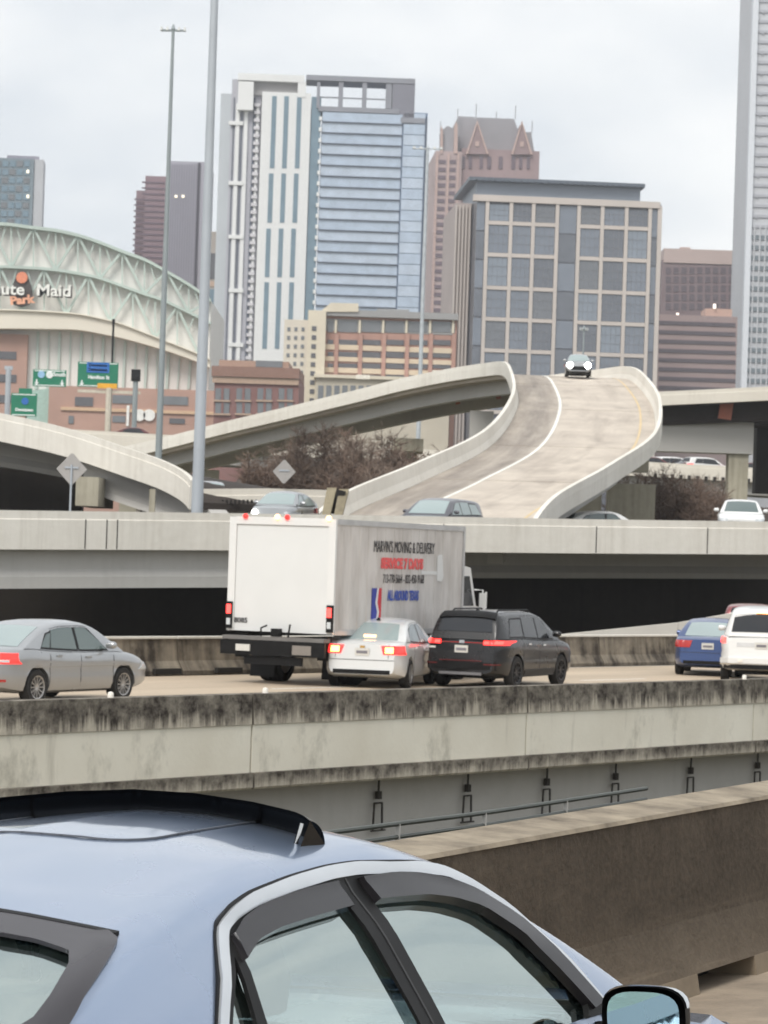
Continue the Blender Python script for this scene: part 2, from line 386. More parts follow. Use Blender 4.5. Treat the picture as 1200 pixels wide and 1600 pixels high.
for i in range(len(wp)-1):
    a, b = W(*wp[i], 88+(wp[i][0]-880)*.012), W(*wp[i+1], 88+(wp[i+1][0]-880)*.012); d = (b-a); 
    p = MB(); e = Vector((0, .3, 0)); a = a-wl.location+d*.002; b = b-wl.location-d*.002
    p.add([(a.x, a.y, -3), (b.x, b.y, -3), b, a, (a.x, a.y+.3, -3), (b.x, b.y+.3, -3), b+e, a+e], [(0, 1, 2, 3), (7, 6, 5, 4), (3, 2, 6, 7), (0, 3, 7, 4), (1, 5, 6, 2)])
    p.build('wall_panel', plain('pale_wall', C(216, 210, 200), .8, 0, .06, .5), wl)
# ---- our own road and median barrier
HM = math.atan2(2.0, 4.0); TM = Vector((math.sin(HM), math.cos(HM), 0)); NM = Vector((-math.cos(HM), math.sin(HM), 0)); PM = Vector((.19, 12.8, 0))
k = NT('near_road_concrete'); k.b.inputs['Roughness'].default_value = .85
k.col(k.mix(k.noise(k.vec('Object'), 1.3, 7, .7, .3, .7), C(168, 152, 132), C(122, 110, 96))); k.bump(k.noise(k.vec('Object'), 30, 5), .3, .01)
mb = MB(); bank_ = Vector((0, 0, math.tan(R_(3)))); q = [PM+TM*-30-NM*14+bank_*14, PM+TM*90-NM*14+bank_*14, PM+TM*90+NM*.4-bank_*.4, PM+TM*-30+NM*.4-bank_*.4]
mb.add(q+[p-Vector((0, 0, .4)) for p in q], [(0, 1, 2, 3), (7, 6, 5, 4), (0, 4, 5, 1), (1, 5, 6, 2), (2, 6, 7, 3), (3, 7, 4, 0)])
tag(mb.build('road', k.m), kind='structure')
md = empty('median_barrier', PM, 0, 'brown grimy concrete median barrier right behind the blue car', 'barrier')
mp0 = [TM*s_ for s_ in np.arange(-26, 88.1, 3)]
def seg(name, s0, s1, prof, mat, off=0): 
    n = max(1, int((s1-s0)/2)); return MB().sweep([TM*(s0+(s1-s0)*i/n) for i in range(n+1)], prof, off=off+s0).build(name, mat, md)
s_slot0 = 4.15; 
prof_face = [(-.1, .94), (.0, .933), (.06, .38), (.13, .2), (.165, .115), (-.1, .115)]
seg('barrier_wall', -26, 88, prof_face, M_median)
seg('barrier_top', -26, 88, [(.012, .935), (.0, .955), (-.3, .975), (-.34, .94), (-.1, .935)], M_cap)
prof_foot = [(.24, .17), (.25, .0), (-.1, 0), (-.1, .17)]
M_foot = concrete('barrier_foot_concrete', C(150, 136, 117), C(92, 82, 70), .8, 0, big=1.2)
cuts = [-26, -8.9, -8.0, -3.0, -2.1, 3.1, 4.0, 9.1, 10.0, 15.1, 16, 88]
for i in range(0, len(cuts), 2): seg('foot', cuts[i], cuts[i+1], [(.167, .117), (.19, -.02), (-.1, -.02), (-.1, .117)], M_foot)
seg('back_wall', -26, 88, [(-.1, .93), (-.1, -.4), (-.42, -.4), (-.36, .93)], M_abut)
# handrail pipe on stub posts behind the median barrier
ra = empty('pipe_rail', W(720, 1290, 17.5), 0, 'thin dark pipe on pale stub posts behind the median barrier', 'pipe')
rp = [W(430, 1312, 16.2), W(622, 1287, 17.9), W(757, 1270, 19.2), W(884, 1251, 20.6), W(1010, 1232, 22.2)]
MB().tube([p-ra.location for p in spline(rp, 4)], .016, 8).build('pipe', plain('pipe_green', C(84, 88, 82), .5, .3), ra)
MB().tube([p-ra.location-Vector((0, 0, .08)) for p in spline(rp, 4)], .014, 6).build('lower_pipe', MATS['pipe_green'], ra)
for p in rp[1:4]: MB().box(p-ra.location-Vector((0, .0, .3)), (.03, .03, .6)).build('post', M_girder, ra)
# small reflectors on top of the near parapet
M_refl = plain('reflector_white', C(236, 230, 220), .4)
for i, px in enumerate((183, 424, 1171)):
    p = A_at(px, 26.03, ZA+.85); tag(MB().lathe([(.0, .04), (.035, .03), (.042, 0), (.042, -.04), (.0, -.04)], n=10).build('reflector', M_refl, None, p), 'small pale reflector on the parapet top, %s' % ('below the silver sedan', 'left of the white sedan', 'below the white van')[i], 'reflector', 'reflectors on the parapet')
# ================================================================== bridges
def deck_parts(root, path, width, gird=(), bh=.85, slab=.35, mats=None, far_barrier=True, off=0):
    fa, gi, so_ = mats or (M_fascia, M_girder, M_soffit); P = [Vector(p)-root.location for p in path]
    MB().sweep(P, [(0, -slab), (0, bh-.28), (-.03, bh-.26), (-.03, bh), (-.24, bh), (-.3, .3), (-.45, 0.004), (-.45, -slab)], off=off).build('barrier', fa, root)
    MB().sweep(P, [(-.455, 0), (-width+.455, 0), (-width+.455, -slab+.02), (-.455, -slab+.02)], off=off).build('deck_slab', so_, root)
    if far_barrier: MB().sweep(P, [(-width+.45, -slab), (-width+.45, .004), (-width+.24, .3), (-width+.2, bh), (-width, bh), (-width, -slab)], off=off).build('barrier', fa, root)
    for o_, h in gird: MB().sweep(P, [(-o_, -slab+.016), (-o_, -slab-h*.55), (-o_+.12, -slab-h*.8), (-o_+.12, -slab-h), (-o_-.7, -slab-h), (-o_-.7, -slab+.016)], off=off).build('girder', gi, root)
def lowered(pts, dz): return [p-Vector((0, 0, dz)) for p in pts]
# ---- B: the overpass across the middle
Bp = lowered([W(-120, 794, 90.5), W(0, 797, 92), W(300, 801, 96.5), W(600, 805.5, 101), W(900, 811, 105.5), W(1200, 815, 110), W(1330, 817, 112), W(1560, 821, 115.5)], .85)
B = empty('overpass', W(600, 860, 101), 0, 'long concrete overpass crossing the picture behind the box truck', 'overpass')
deck_parts(B, Bp, 24, gird=((9, 1.1), (14, 1.1), (19, 1.1), (23, 1.1)), slab=.38)  # deck made extra wide to keep light out of the space below
LB = [Bp[0], Bp[1], Bp[2], Bp[2].lerp(Bp[3], .55)]
P = [p-B.location for p in LB]
MB().sweep(P, [(-.5, -.366), (-.5, -1.0), (-.38, -1.25), (-.38, -1.62), (-1.2, -1.62), (-1.2, -.366)]).build('fascia_girder', M_girder, B)
for px in (148, 178, 193, 690, 932, 1118):
    a = Vector(W(px, 830, 97 if px < 300 else 106)); yb = np.interp(a.x, [p.x for p in Bp], [p.y for p in Bp]); zb = np.interp(a.x, [p.x for p in Bp], [p.z for p in Bp])
    MB().box(Vector((a.x, yb-.002, zb+.12))-B.location, (.035, .02, .94)).build('joint', M_joint, B)
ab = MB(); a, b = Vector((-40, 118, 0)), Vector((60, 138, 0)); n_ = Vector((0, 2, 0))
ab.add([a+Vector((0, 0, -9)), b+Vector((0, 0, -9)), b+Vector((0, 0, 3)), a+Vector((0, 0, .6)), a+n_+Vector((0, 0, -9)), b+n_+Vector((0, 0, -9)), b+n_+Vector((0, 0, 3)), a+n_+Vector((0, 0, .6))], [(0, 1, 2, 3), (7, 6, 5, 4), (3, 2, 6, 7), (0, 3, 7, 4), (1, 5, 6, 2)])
tag(ab.build('abutment', M_abut), 'added abutment wall shutting out daylight under the middle overpass, coloured dark for shade', 'wall')  # added wall that closes off the daylight behind the overpass
# ---- E: flyover on the left
Et = [W(-90, 628, 119), W(0, 645, 119), W(100, 668, 118.6), W(200, 701, 117.8), W(255, 721, 117), W(292, 744, 116), W(306, 775, 115.2)]
Ep = spline(lowered(Et, .85), 5)
E = empty('flyover', W(120, 760, 116), 0, 'curved flyover ramp at left dipping down to the middle overpass', 'flyover')
deck_parts(E, Ep[:-4], 8, gird=((4.2, 1.0), (6.9, 1.0)), slab=.3, far_barrier=False)
MB().sweep([p-E.location for p in Ep[11:]], [(-.9, -.29), (-.9, -1.25), (-.75, -1.5), (-1.7, -1.5), (-1.7, -.29)]).build('fascia_girder', M_girder, E)
q = W(137, 768, 116.5)-E.location; MB().box(q+Vector((0, 3, 0)), (.9, 6.5, 1.15)).build('pier_cap', M_pier, E)
q = W(236, 784, 113)-E.location; MB().box(q+Vector((0, .6, -.4)), (.22, .3, 1.8)).build('column', M_pier, E)
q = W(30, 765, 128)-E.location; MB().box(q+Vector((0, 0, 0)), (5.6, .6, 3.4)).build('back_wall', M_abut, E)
# ---- F: short ramp wall between the left flyover and the big ramp
Fp = lowered([W(300, 764, 117), W(420, 763, 118), W(524, 766, 119)], .85)
Fo = empty('ramp', W(420, 790, 118), 0, 'low beige ramp with a barrier left of the big climbing ramp', 'ramp')
deck_parts(Fo, Fp, 9, slab=1.6, mats=(M_far, M_girder, M_soffit))
for i in range(13):
    q = W(322+i*6.5, 784, 116.9)-Fo.location; MB().box(q, (.09, .1, .16)).build('scupper', M_joint, Fo)
pe = empty('barrier_end', W(524, 800, 108), 0, 'pair of stained barrier ends with dark joints beside the big ramp', 'barrier')
for px0, px1, py0 in ((511, 526, 762), (530, 545, 764)):
    a, b = W(px0, py0, 108), W(px1, py0, 108); c, d = W(px1-11, 808, 105.5), W(px0-9, 808, 105.5); mb = MB(); e = Vector((0, .5, -.1)); L_ = [v-pe.location for v in (a, b, c, d)]
    mb.add(L_+[v+e for v in L_], [(0, 1, 2, 3), (7, 6, 5, 4), (0, 4, 5, 1), (1, 5, 6, 2), (2, 6, 7, 3), (3, 7, 4, 0)]); mb.build('barrier_panel', concrete('stained_end', C(150, 140, 116), C(80, 72, 60), .8, 0, uv=False, big=1), pe)
MB().box(W(529, 785, 107.5)-pe.location, (.34, .25, .9), ry=.2).build('joint_cover', M_joint, pe)
# ---- D: far highway deck seen low at left and right
Dp = [W(60, 668, 268)-Vector((0, 0, .85)), W(1320, 739, 262)-Vector((0, 0, .85))]
D = empty('far_highway', W(300, 715, 265), 0, 'distant highway deck with small drain holes, behind the brown shrubs', 'overpass')
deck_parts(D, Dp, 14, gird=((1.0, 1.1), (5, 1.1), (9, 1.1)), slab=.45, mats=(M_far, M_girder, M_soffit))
for px in list(range(240, 425, 12))+list(range(1030, 1200, 13)):
    t = (px-60)/1260; q = Dp[0].lerp(Dp[1], t)+Vector((0, -.02, -.35)); MB().box(q-D.location, (.28, .12, .4)).build('scupper', M_joint, D)
for px in (200, 330, 470, 1060, 1180):
    t = (px-60)/1260; q = Dp[0].lerp(Dp[1], t)+Vector((0, 5, 0)); MB().box(q-D.location+Vector((0, 0, -9)), (1.6, 1.6, 14)).build('column', M_pier, D)
# ---- C: flyover at right with hammerhead pier
Cp = lowered([W(930, 617, 214), W(1030, 612, 213), W(1200, 604, 212), W(1340, 598, 211)], .7)
Cc = empty('flyover', W(1150, 790, 216), 0, 'high flyover at right on a hammerhead pier, dark underneath', 'flyover')
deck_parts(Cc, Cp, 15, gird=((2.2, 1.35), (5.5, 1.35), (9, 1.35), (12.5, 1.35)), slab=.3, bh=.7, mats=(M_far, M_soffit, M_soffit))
q = W(1134, 640, 214.3)-Cc.location; MB().box(q, (.95, .3, 1.4), ry=.12).build('diaphragm', M_rust, Cc)
a, b = W(985, 656, 216), W(1176, 663, 216); MB().span(a.x-Cc.location.x, b.x-Cc.location.x, -.8, 1.6, a.z-Cc.location.z-2.25, a.z-Cc.location.z+.05).build('pier_cap', M_girder, Cc)
a = W(1153, 700, 216.2); MB().span(a.x-Cc.location.x-.72, a.x-Cc.location.x+.72, -.5, 1.3, -25, a.z-Cc.location.z).build('column', M_pier, Cc)
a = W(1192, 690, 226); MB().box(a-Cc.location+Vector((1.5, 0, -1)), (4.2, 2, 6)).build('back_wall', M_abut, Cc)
# ---- G: the climbing, curving ramp
Z0 = CAM.z
Gc = [(1.4, 107.0, .62), (2.58, 113, 1.75), (5.5, 125, 3.4), (8.8, 141, 5.55), (10.9, 162, 8.45), (11.4, 178, 10.75), (11.3, 188, 11.9), (10.2, 195.5, 12.2), (7.3, 201.5, 12.05), (3.2, 206, 11.45), (-2, 209.5, 10.3), (-8.5, 213, 8.75), (-15, 216.5, 7.1), (-26, 222, 4.6)]
Gp = spline([Vector((x, y, z+Z0)) for x, y, z in Gc], 8)
G = empty('ramp', Gp[30], 0, 'big concrete ramp climbing and curving away to a crest in the middle', 'ramp')
Pg = [p-G.location for p in Gp]; HW = 3.75
k = NT('ramp_concrete'); k.b.inputs['Roughness'].default_value = .8
uvv = k.vec('UV'); sep = k.n('SeparateXYZ'); k.l(uvv, sep.inputs[0])
tan = k.mix(k.noise(k.vec('UV', (.35, .5, 1)), 1, 6, .65, .3, .75), C(202, 191, 177), C(172, 161, 149))
sh = k.n('MapRange'); sh.inputs['From Min'].default_value = 2.55; sh.inputs['From Max'].default_value = 2.05; k.l(sep.outputs['Y'], sh.inputs['Value'])
stn = k.noise(k.vec('UV', (.12, 1.2, 1), (4, 0, 0)), 1.0, 7, .65, .25, .7)
c0 = k.mix(k.math('MULTIPLY', sh.outputs[0], k.math('MULTIPLY_ADD', stn, .75, .12)), tan, C(112, 104, 97))     # dirty shoulder on the left
trk = k.noise(k.vec('UV', (.09, 1.1, 1), (1, .3, 0)), 1, 4, .6, .5, .75); c0 = k.mix(k.math('MULTIPLY', trk, .45), c0, C(128, 116, 106))
blot = k.noise(k.vec('UV', (.28, .5, 1), (9, 2, 0)), 1, 3, .5, .58, .8); c0 = k.mix(k.math('MULTIPLY', blot, .55), c0, C(112, 102, 94)); k.col(c0); M_ramp = k.m
MB().sweep(Pg, [(-HW, 0), (HW, 0), (HW, -.32), (-HW, -.32)], off=0).build('deck_slab', M_ramp, G)
for sgn in (-1, 1):
    MB().sweep(Pg, [(sgn*(HW+.005), .004), (sgn*(HW+.12), .3), (sgn*(HW+.18), .8), (sgn*(HW+.36), .8), (sgn*(HW+.38), .5), (sgn*(HW+.38), -.08), (sgn*(HW+.005), -.08)]).build('barrier', M_fascia, G)
    MB().sweep(Pg[4:], [(sgn*2.7, -.315), (sgn*2.7, -1.2), (sgn*2.1, -1.2), (sgn*2.1, -.315)]).build('girder', M_girder, G)
tagline = lambda nm, o_, w_, mt: MB().sweep(Pg, [(o_-w_/2, .006), (o_+w_/2, .006)], close=False).build(nm, mt, G)
tagline('edge_line', -HW+2.35, .17, M_white_line); tagline('edge_line', HW-.75, .12, M_yellow_line)
for i in (16, 24, 32, 40):                                                  # deck joints
    MB().sweep(Pg[i:i+2], [(-HW, .005), (HW, .005)], close=False) if False else None
    a = Pg[i]; t = (Pg[i+1]-Pg[i-1]).normalized(); r = Vector((t.y, -t.x, 0)).normalized()
    MB().bar(a-r*HW+t*0+Vector((0, 0, .0)), a+r*HW, .07, .012).build('joint', plain('worn_joint', C(150, 136, 122), .8), G)
for X_, Y_, wz in ((1.5, 209, 10.0), (-6, 213, 8.3), (8.2, 130, 3.2), (11.0, 160, 7.6)):      # bents below the ramp
    q = Vector((X_, Y_, wz+Z0-1.75))-G.location
    MB().box(q+Vector((0, 0, -.35)), (6.5 if Y_ < 200 else 2.2, 1.3 if Y_ < 200 else 6, .9)).build('pier_cap', M_pier, G)
    MB().box(q+Vector((0, 0, -8.2)), (1.5, 1.3, 15)).build('column', M_pier, G)
for px, py in ((712, 615), (776, 607)):
    MB().box(W(px, py, 204)-G.location, (.32, .3, 1.5), ry=-.25).build('diaphragm', M_rust, G)
# grey stub walls and a beige abutment under the ramp
for px, py, d, sx, sz, nm, lab in ((752, 668, 200, 1.6, 2.2, 'pier', 'short grey pier block under the crest of the big ramp'), (985, 790, 150, 2.4, 2.2, 'pier', 'beige concrete pier block under the right side of the big ramp')):
    p = W(px, py, d); mb = MB().box((0, 0, 0), (sx, 1.2, sz)).box((0, 0, -sz/2-3), (sx*.8, 1.0, 6)); tag(mb.build(nm, M_pier if px > 900 else M_girder, None, p), lab, 'pier')
# ================================================================== CITY
class Bld:
    def __init__(s, name, label, px, d, yaw=0, cat='building'):
        p = W(px, 700, d); s.d = d; s.c = math.cos(yaw); s.p0 = p
        s.root = empty(name, (p.x, d, -9), yaw, label, cat)
    def uz(s, px, py):
        p = W(px, py, s.d); return (p.x-s.p0.x)/s.c, p.z+9
    def rect(s, name, px0, py0, px1, py1, v0, v1, mat, parent=None, ground=False):
        u0 = s.uz(px0, (py0+py1)/2)[0]; u1 = s.uz(px1, (py0+py1)/2)[0]; pm = (px0+px1)/2
        z1 = s.uz(pm, py0)[1]; z0 = 0 if ground else s.uz(pm, py1)[1]
        return MB().span(u0, u1, v0, v1, z0, z1).build(name, mat, parent or s.root)
    def local(s, name, u0, u1, v0, v1, z0, z1, mat, parent=None):
        return MB().span(u0, u1, v0, v1, z0, z1).build(name, mat, parent or s.root)
    def poly(s, name, pts, v0, v1, mat, parent=None):
        return MB().prism([s.uz(*p) for p in pts], v0, v1).build(name, mat, parent or s.root)
    def many(s, name, rects, v, t, mats, parent=None):
        """alike panes: shared box meshes; rects of (u0,u1,z0,z1)"""
        cache = {}; out = []
        for i, (u0, u1, z0, z1) in enumerate(rects):
            mt = random.choice(mats) if isinstance(mats, list) else mats
            key = (round(u1-u0, 2), round(z1-z0, 2), mt.name)
            if key not in cache: cache[key] = box_mesh(name, u1-u0, t, z1-z0, mt)
            out.append(link(name, cache[key], parent or s.root, ((u0+u1)/2, v, (z0+z1)/2)))
        return out
    def side(s, name, rects, mats, t=.3):
        """panes on the left face: rects of (v0,v1,z0,z1)"""
        for i, (v0, v1, z0, z1) in enumerate(rects):
            mt = mats[i % len(mats)] if isinstance(mats, list) else mats
            MB().span(-t, .05, v0, v1, z0, z1).build(name, mt, s.root)
# ---- white and blue tower
M_wht = plain('tower_white_panel', C(226, 227, 226), .6, 0, .04, .05)
M_lil = plain('tower_grey_panel', C(176, 176, 184), .6, 0, .06, .08)
M_drk = plain('tower_dark_reveal', C(86, 94, 108), .5, 0, .1, .1)
M_blu = glassy('tower_blue_glass', C(178, 193, 210), .22, .8, .1); M_blu2 = glassy('tower_blue_glass_pale', C(186, 199, 214), .2, .8, .1)
M_teal = glassy('tower_teal_glass', C(112, 136, 150), .2, .8, .1)
T = Bld('glass_tower', 'tall white tower with blue banded glass front and open roof frame', 400, 900, R_(2))
T.rect('blue_block', 497, 172, 661, 640, .6, 40, plain('tower_blue_spandrel', C(116, 134, 160), .5, 0, .06, .1), ground=True)
T.rect('white_block', 401.5, 144, 478, 640, 0, 34, M_wht, ground=True)
T.rect('side_block', 354, 122, 401, 640, 3, 36, M_lil, ground=True)
T.rect('rear_slab', 336, 140, 356, 640, 8, 38, plain('tower_pale_slab', C(190, 196, 200), .6, 0, .05, .1), ground=True)
T.rect('glass_strip', 479, 150, 494, 640, .8, 30, M_teal, ground=True)
for px0, px1, mt in ((357, 358.6, M_drk), (361, 367, M_wht), (369.5, 371.5, M_drk), (374, 380, M_wht), (388, 391, M_drk), (393, 397, M_wht)):
    T.rect('pilaster', px0, 150 if mt is not M_wht else 160, px1, 640, 2.2 if mt is M_wht else 2.7, 3.2, mt, ground=True)
for y in (188, 282, 366, 450, 535): T.rect('string_course', 357, y, 380, y+6, 1.9, 3.1, M_wht)
for y in range(160, 560, 12): T.rect('balcony', 391.5+(330-y)*.035, y, 400.5+(330-y)*.035, y+5, 1.6, 3.1, plain('balcony_grey', C(206, 204, 208), .6))
rows = [(150, 263, (427, 446, 466)), (271, 348, (422.5, 442, 461.7)), (357, 433, (418.5, 438, 457.5)), (441, 545, (415, 434.5, 454))]
for y0, y1, xs in rows:
    for x in xs: T.rect('window', x-3.6, y0, x+3.6, y1, -.12, .1, M_teal)
y = 176.0
for i in range(19):
    c_ = (330-y-8)*.036; g_ = T.rect('glass_band', 498.5+c_, y, 623.5+c_, y+14.6, .05, .9, (M_blu, M_blu2)[i % 2])
    T.rect('glass_band', 626+c_, y-(0 if i else 0), 659.5+c_, y+15.9, .2, .9, (M_blu2, M_blu)[i % 2])
    T.rect('balcony', 493.5+c_, y+6, 498+c_, y+12, -.6, .8, M_wht); T.rect('sunshade', 498.5+c_, y+15.2, 623.5+c_, y+16.6, -.5, .85, M_drk)
    y += 16.9
T.rect('edge_fin', 661.2, 182, 663.2, 490, -.3, 2, M_drk)
T.rect('crown_beam', 372, 116, 476, 127, -.3, 34, M_wht); T.rect('crown_post', 372, 127.5, 396, 172, -.2, 20, M_wht); T.rect('crown_post', 465, 127.5, 478, 152, -.2, 20, M_wht); T.rect('crown_recess', 396.5, 127.5, 464.5, 148, 2, 20, plain('crown_shade', C(160, 158, 158), .7))
M_grb = plain('crown_grey', C(140, 142, 150), .6, 0, .06, .1)
T.rect('crown_beam', 478.5, 119, 649, 127, 0, 12, M_grb)
for a, b in ((495, 500), (529, 536), (566, 573), (603, 612)): T.rect('crown_post', a, 127.5, b, 168, .3, 3, M_grb)
T.rect('crown_wall', 613, 127.5, 648, 192, .2, 16, plain('crown_wall_grey', C(126, 126, 136), .6)); T.rect('crown_rail', 500, 151, 602, 153, 1, 1.6, M_grb); T.rect('crown_sill', 497.5, 167.5, 624, 175, -.2, 16, M_grb); T.rect('roof_edge', 626, 183, 664, 191, -.1, 14, M_grb)
# ---- gothic brick tower
M_gbr = plain('gothic_brick', C(152, 131, 131), .8, 0, .1, .08); M_gst = plain('gothic_stone', C(188, 164, 156), .8, 0, .08, .1); M_groof = plain('gothic_roof', C(152, 150, 154), .7, 0, .1, .1); M_gwin = glassy('gothic_window', C(104, 88, 96), .3)
Q = Bld('gothic_tower', 'reddish-brown tower with steep grey roof, gables and thin spires', 690, 1100, R_(3))
Q.rect('wall', 716, 232, 838, 640, 2, 45, M_gbr, ground=True); Q.rect('corner_block', 674, 236, 715.5, 640, 0, 40, plain('gothic_pink_stone', C(176, 158, 156), .8, 0, .1, .08), ground=True)
for i, px in enumerate((677, 694.5, 710)): Q.rect('pilaster', px-1.6, 240, px+1.6, 640, -.6, .2, M_gst, ground=True)
for c0, c1 in ((680, 692.5), (697, 708)):
    for i in range(20):
        y = 250+i*12.2; s_ = (370-y)*.036; Q.rect('window', c0+s_, y, c1+s_, y+6, -.25, .1, M_gwin)
for x0, x1 in ((722, 727), (733, 738), (750, 755), (762, 768), (780, 786), (800, 806), (812, 817), (824, 829)): Q.rect('window', x0, 243, x1, 262, 1.6, 2.1, M_gwin)
Q.poly('roof', [(700, 236), (716, 182), (806, 182), (826, 236)], 6, 40, M_groof)
for ax, hw in ((746, 17), (816, 16)):
    Q.poly('gable', [(ax-hw, 240), (ax, 190), (ax+hw, 240)], .8, 14, M_gbr)
    for sg in (-1, 1): Q.poly('gable_coping', [(ax+sg*(hw+1), 240), (ax+sg*(hw-2.5), 240), (ax, 193), (ax, 187)], .4, 1.4, M_gst)
    Q.rect('gable_window', ax-3, 220, ax+3, 228, .5, 1, M_gst)
Q.poly('turret', [(690, 240), (690, 203), (700, 196), (714, 203), (714, 240)], 1, 12, M_groof); Q.poly('turret', [(818, 240), (820, 203), (832, 203), (838, 240)], 4, 12, M_groof)
Q.poly('pinnacle', [(709, 240), (710, 196), (712.5, 190), (715, 196), (715, 240)], -.4, 2, M_gst); Q.poly('pinnacle', [(688, 240), (688.5, 204), (690, 196), (692, 204), (692, 240)], -.4, 2, M_gst)
for x, y0, y1 in ((716, 168, 200), (745, 160, 190), (777, 172, 183), (807, 162, 184), (833, 186, 206), (689, 188, 204)): Q.rect('spire', x-.6, y0, x+.6, y1, 3, 3.4, M_groof)
Q.rect('ridge_cresting', 717, 177, 745, 182, 8, 8.3, M_groof); Q.rect('ridge_cresting', 746, 179, 806, 182, 8, 8.3, M_groof)
# ---- stone-framed office block
M_bst = plain('office_stone', C(196, 187, 180), .7, 0, .05, .1); M_bdk = plain('office_dark_glass', C(92, 94, 102), .3, 0, .12, .12)
PG = [glassy('office_glass_%d' % i, c, .12, 1.0) for i, c in enumerate((C(114, 122, 134), C(96, 101, 110), C(126, 136, 148), C(106, 110, 116)))]
O = Bld('office_block', 'stone-framed office block with a grid of large dark windows', 741, 700, R_(4))
O.rect('wall', 741, 312, 1030, 640, 0, 48, M_bdk, ground=True)
O.rect('penthouse', 748, 282, 1008, 318, 6, 40, plain('penthouse_metal', C(142, 150, 160), .5, .2, .05, .1)); O.rect('roof_overhang', 736, 277, 1014, 283, 4, 44, plain('roof_fin_metal', C(96, 104, 114), .5, .2))
for i in range(26): O.rect('roof_fin', 745+i*10.4, 275+i*.36, 748+i*10.4, 278+i*.36, 3.2, 8, MATS['roof_fin_metal'])
O.rect('parapet', 739, 309, 1033, 319, -.9, 1, M_bst)
cols1 = [759, 796.5, 831.5, 869]; cols2 = [903, 940, 978, 1015]; yr = [313, 349.5, 399.5, 451, 500, 549, 597, 645]
zr = [O.uz(814, y)[1] for y in yr]; pane = []
for cols in (cols1, cols2):
    us = [O.uz(c, 395)[0] for c in cols]
    for u in us: O.local('mullion', u-.42, u+.42, -.7, .1, 0, zr[0], M_bst)
    for z in zr[1:]: O.local('spandrel', us[0]+.42, us[-1]-.42, -.55, .1, z-.45, z+.45, M_bst)
    for r in range(7):
        for c in range(3): pane.append((us[c]+.5, us[c+1]-.5, zr[r+1]+.55, zr[r]-.55-(0 if r else .6)))
objs = O.many('window', pane, -.1, .22, PG)
mc = {}
for o, (u0, u1, z0, z1) in zip(objs, pane):
    key = (round(u1-u0, 1), round(z1-z0, 1))
    if key not in mc:
        q = MB(); 
        for i in range(1, 4): q.box((-(u1-u0)/2+(u1-u0)*i/4, -.13, 0), (.09, .06, z1-z0))
        for i in range(1, 3): q.box((0, -.14, -(z1-z0)/2+(z1-z0)*i/3), (u1-u0, .06, .12))
        mc[key] = q.mesh('glazing_bars', plain('glazing_bar', C(118, 120, 126), .5, .3))
    link('glazing_bars', mc[key], o)
for a, b in ((872.5, 899.5), (742.5, 755.5), (1018.5, 1029)):
    ua, ub = O.uz(a, 395)[0], O.uz(b, 395)[0]
    for i in range(13):
        z1 = zr[0]-.9-i*(zr[0]-8)/13; O.local('window', ua, ub, -.15, .05, z1-(zr[0]-8)/13+.35, z1, PG[i % 2*1])
ue = O.uz(1030.5, 395)[0]; O.local('mullion', ue-.5, ue+.5, -.7, .1, 0, zr[0], M_bst)
O.side('pilaster', [(v, v+2.2, 0, zr[0]) for v in range(0, 48, 5)], M_bst, .5); O.side('spandrel', [(.0, 48, z-.4, z+.4) for z in zr[1:]], M_bst, .3)
M_side = plain('office_side_stone', C(170, 158, 154), .7, 0, .06, .1)
O.rect('side_wing', 715, 308, 740, 640, 12, 46, M_side, ground=True)
for i in range(5): O.rect('pilaster', 714+i*5.4, 312, 716.4+i*5.4, 640, 11.2, 12.1, M_bst, ground=True)
# ---- brick and cream office building with cream tower
M_brk = plain('brick_red', C(172, 136, 124), .85, 0, .12, .15); M_crm = plain('cream_stone', C(212, 203, 184), .8, 0, .06, .15); M_wdk = glassy('dark_window', C(88, 88, 92), .25); M_wgr = glassy('grey_window', C(112, 116, 120), .25); M_rfg = plain('grey_roof', C(150, 150, 150), .6, 0, .06, .2)
K = Bld('brick_office', 'brick and cream office building with a square cream stair tower', 442, 560, R_(1))
K.rect('wall', 506, 497, 712, 660, 0, 26, M_brk, ground=True); K.rect('roof_band', 510, 487, 716, 497, -1.2, 26, M_rfg); K.rect('roof_unit', 590, 480, 640, 488, 4, 12, M_rfg)
K.rect('stair_tower', 479, 486, 507, 660, -2, 16, M_crm, ground=True); K.poly('stair_roof', [(500, 488), (517, 474), (560, 475), (560, 488)], -1.5, 12, M_crm)
wing = K.rect('wing', 442, 500, 480, 660, -1, 18, plain('cream_wing', C(212, 204, 190), .8, 0, .06, .2), ground=True)
for i in range(10): s_ = (560-516-i*14)*.035; K.rect('window', 486+s_, 511+i*14, 493+s_, 518+i*14, -2.12, -1.9, M_wdk)
for i in range(9):
    for c in (450, 461, 472): s_ = (560-516-i*13.5)*.035; K.rect('window', c-2.4+s_, 512+i*13.5, c+2.4+s_, 518+i*13.5, -1.1, -.9, M_wgr)
pil = [524.6, 562, 598.7, 635, 672, 708]
K.rect('attic_glass', 507, 501, 711, 520, -.1, .1, M_rfg)
for y0, y1 in ((541, 549), (560, 567), (577, 585)):
    K.rect('spandrel', 507, y0, 711, y1, -.25, .1, plain('cream_band', C(204, 188, 166), .8, 0, .06, .2))
for c in pil: K.rect('pilaster', c-3, 521, c+3, 640, -.5, .05, M_brk, ground=True); K.rect('attic_post', c-1.6, 500, c+1.6, 520.5, -.6, 0, M_crm)
for i, c in enumerate([508]+pil[:-1]):
    e = ([508]+pil)[i+1]
    for y0, y1 in ((502, 519), (531, 539), (550, 559), (568, 576), (586, 593)): K.rect('window', c+4, y0, e-4, y1, -.2, .05, M_wgr if y0 == 502 else M_wdk)
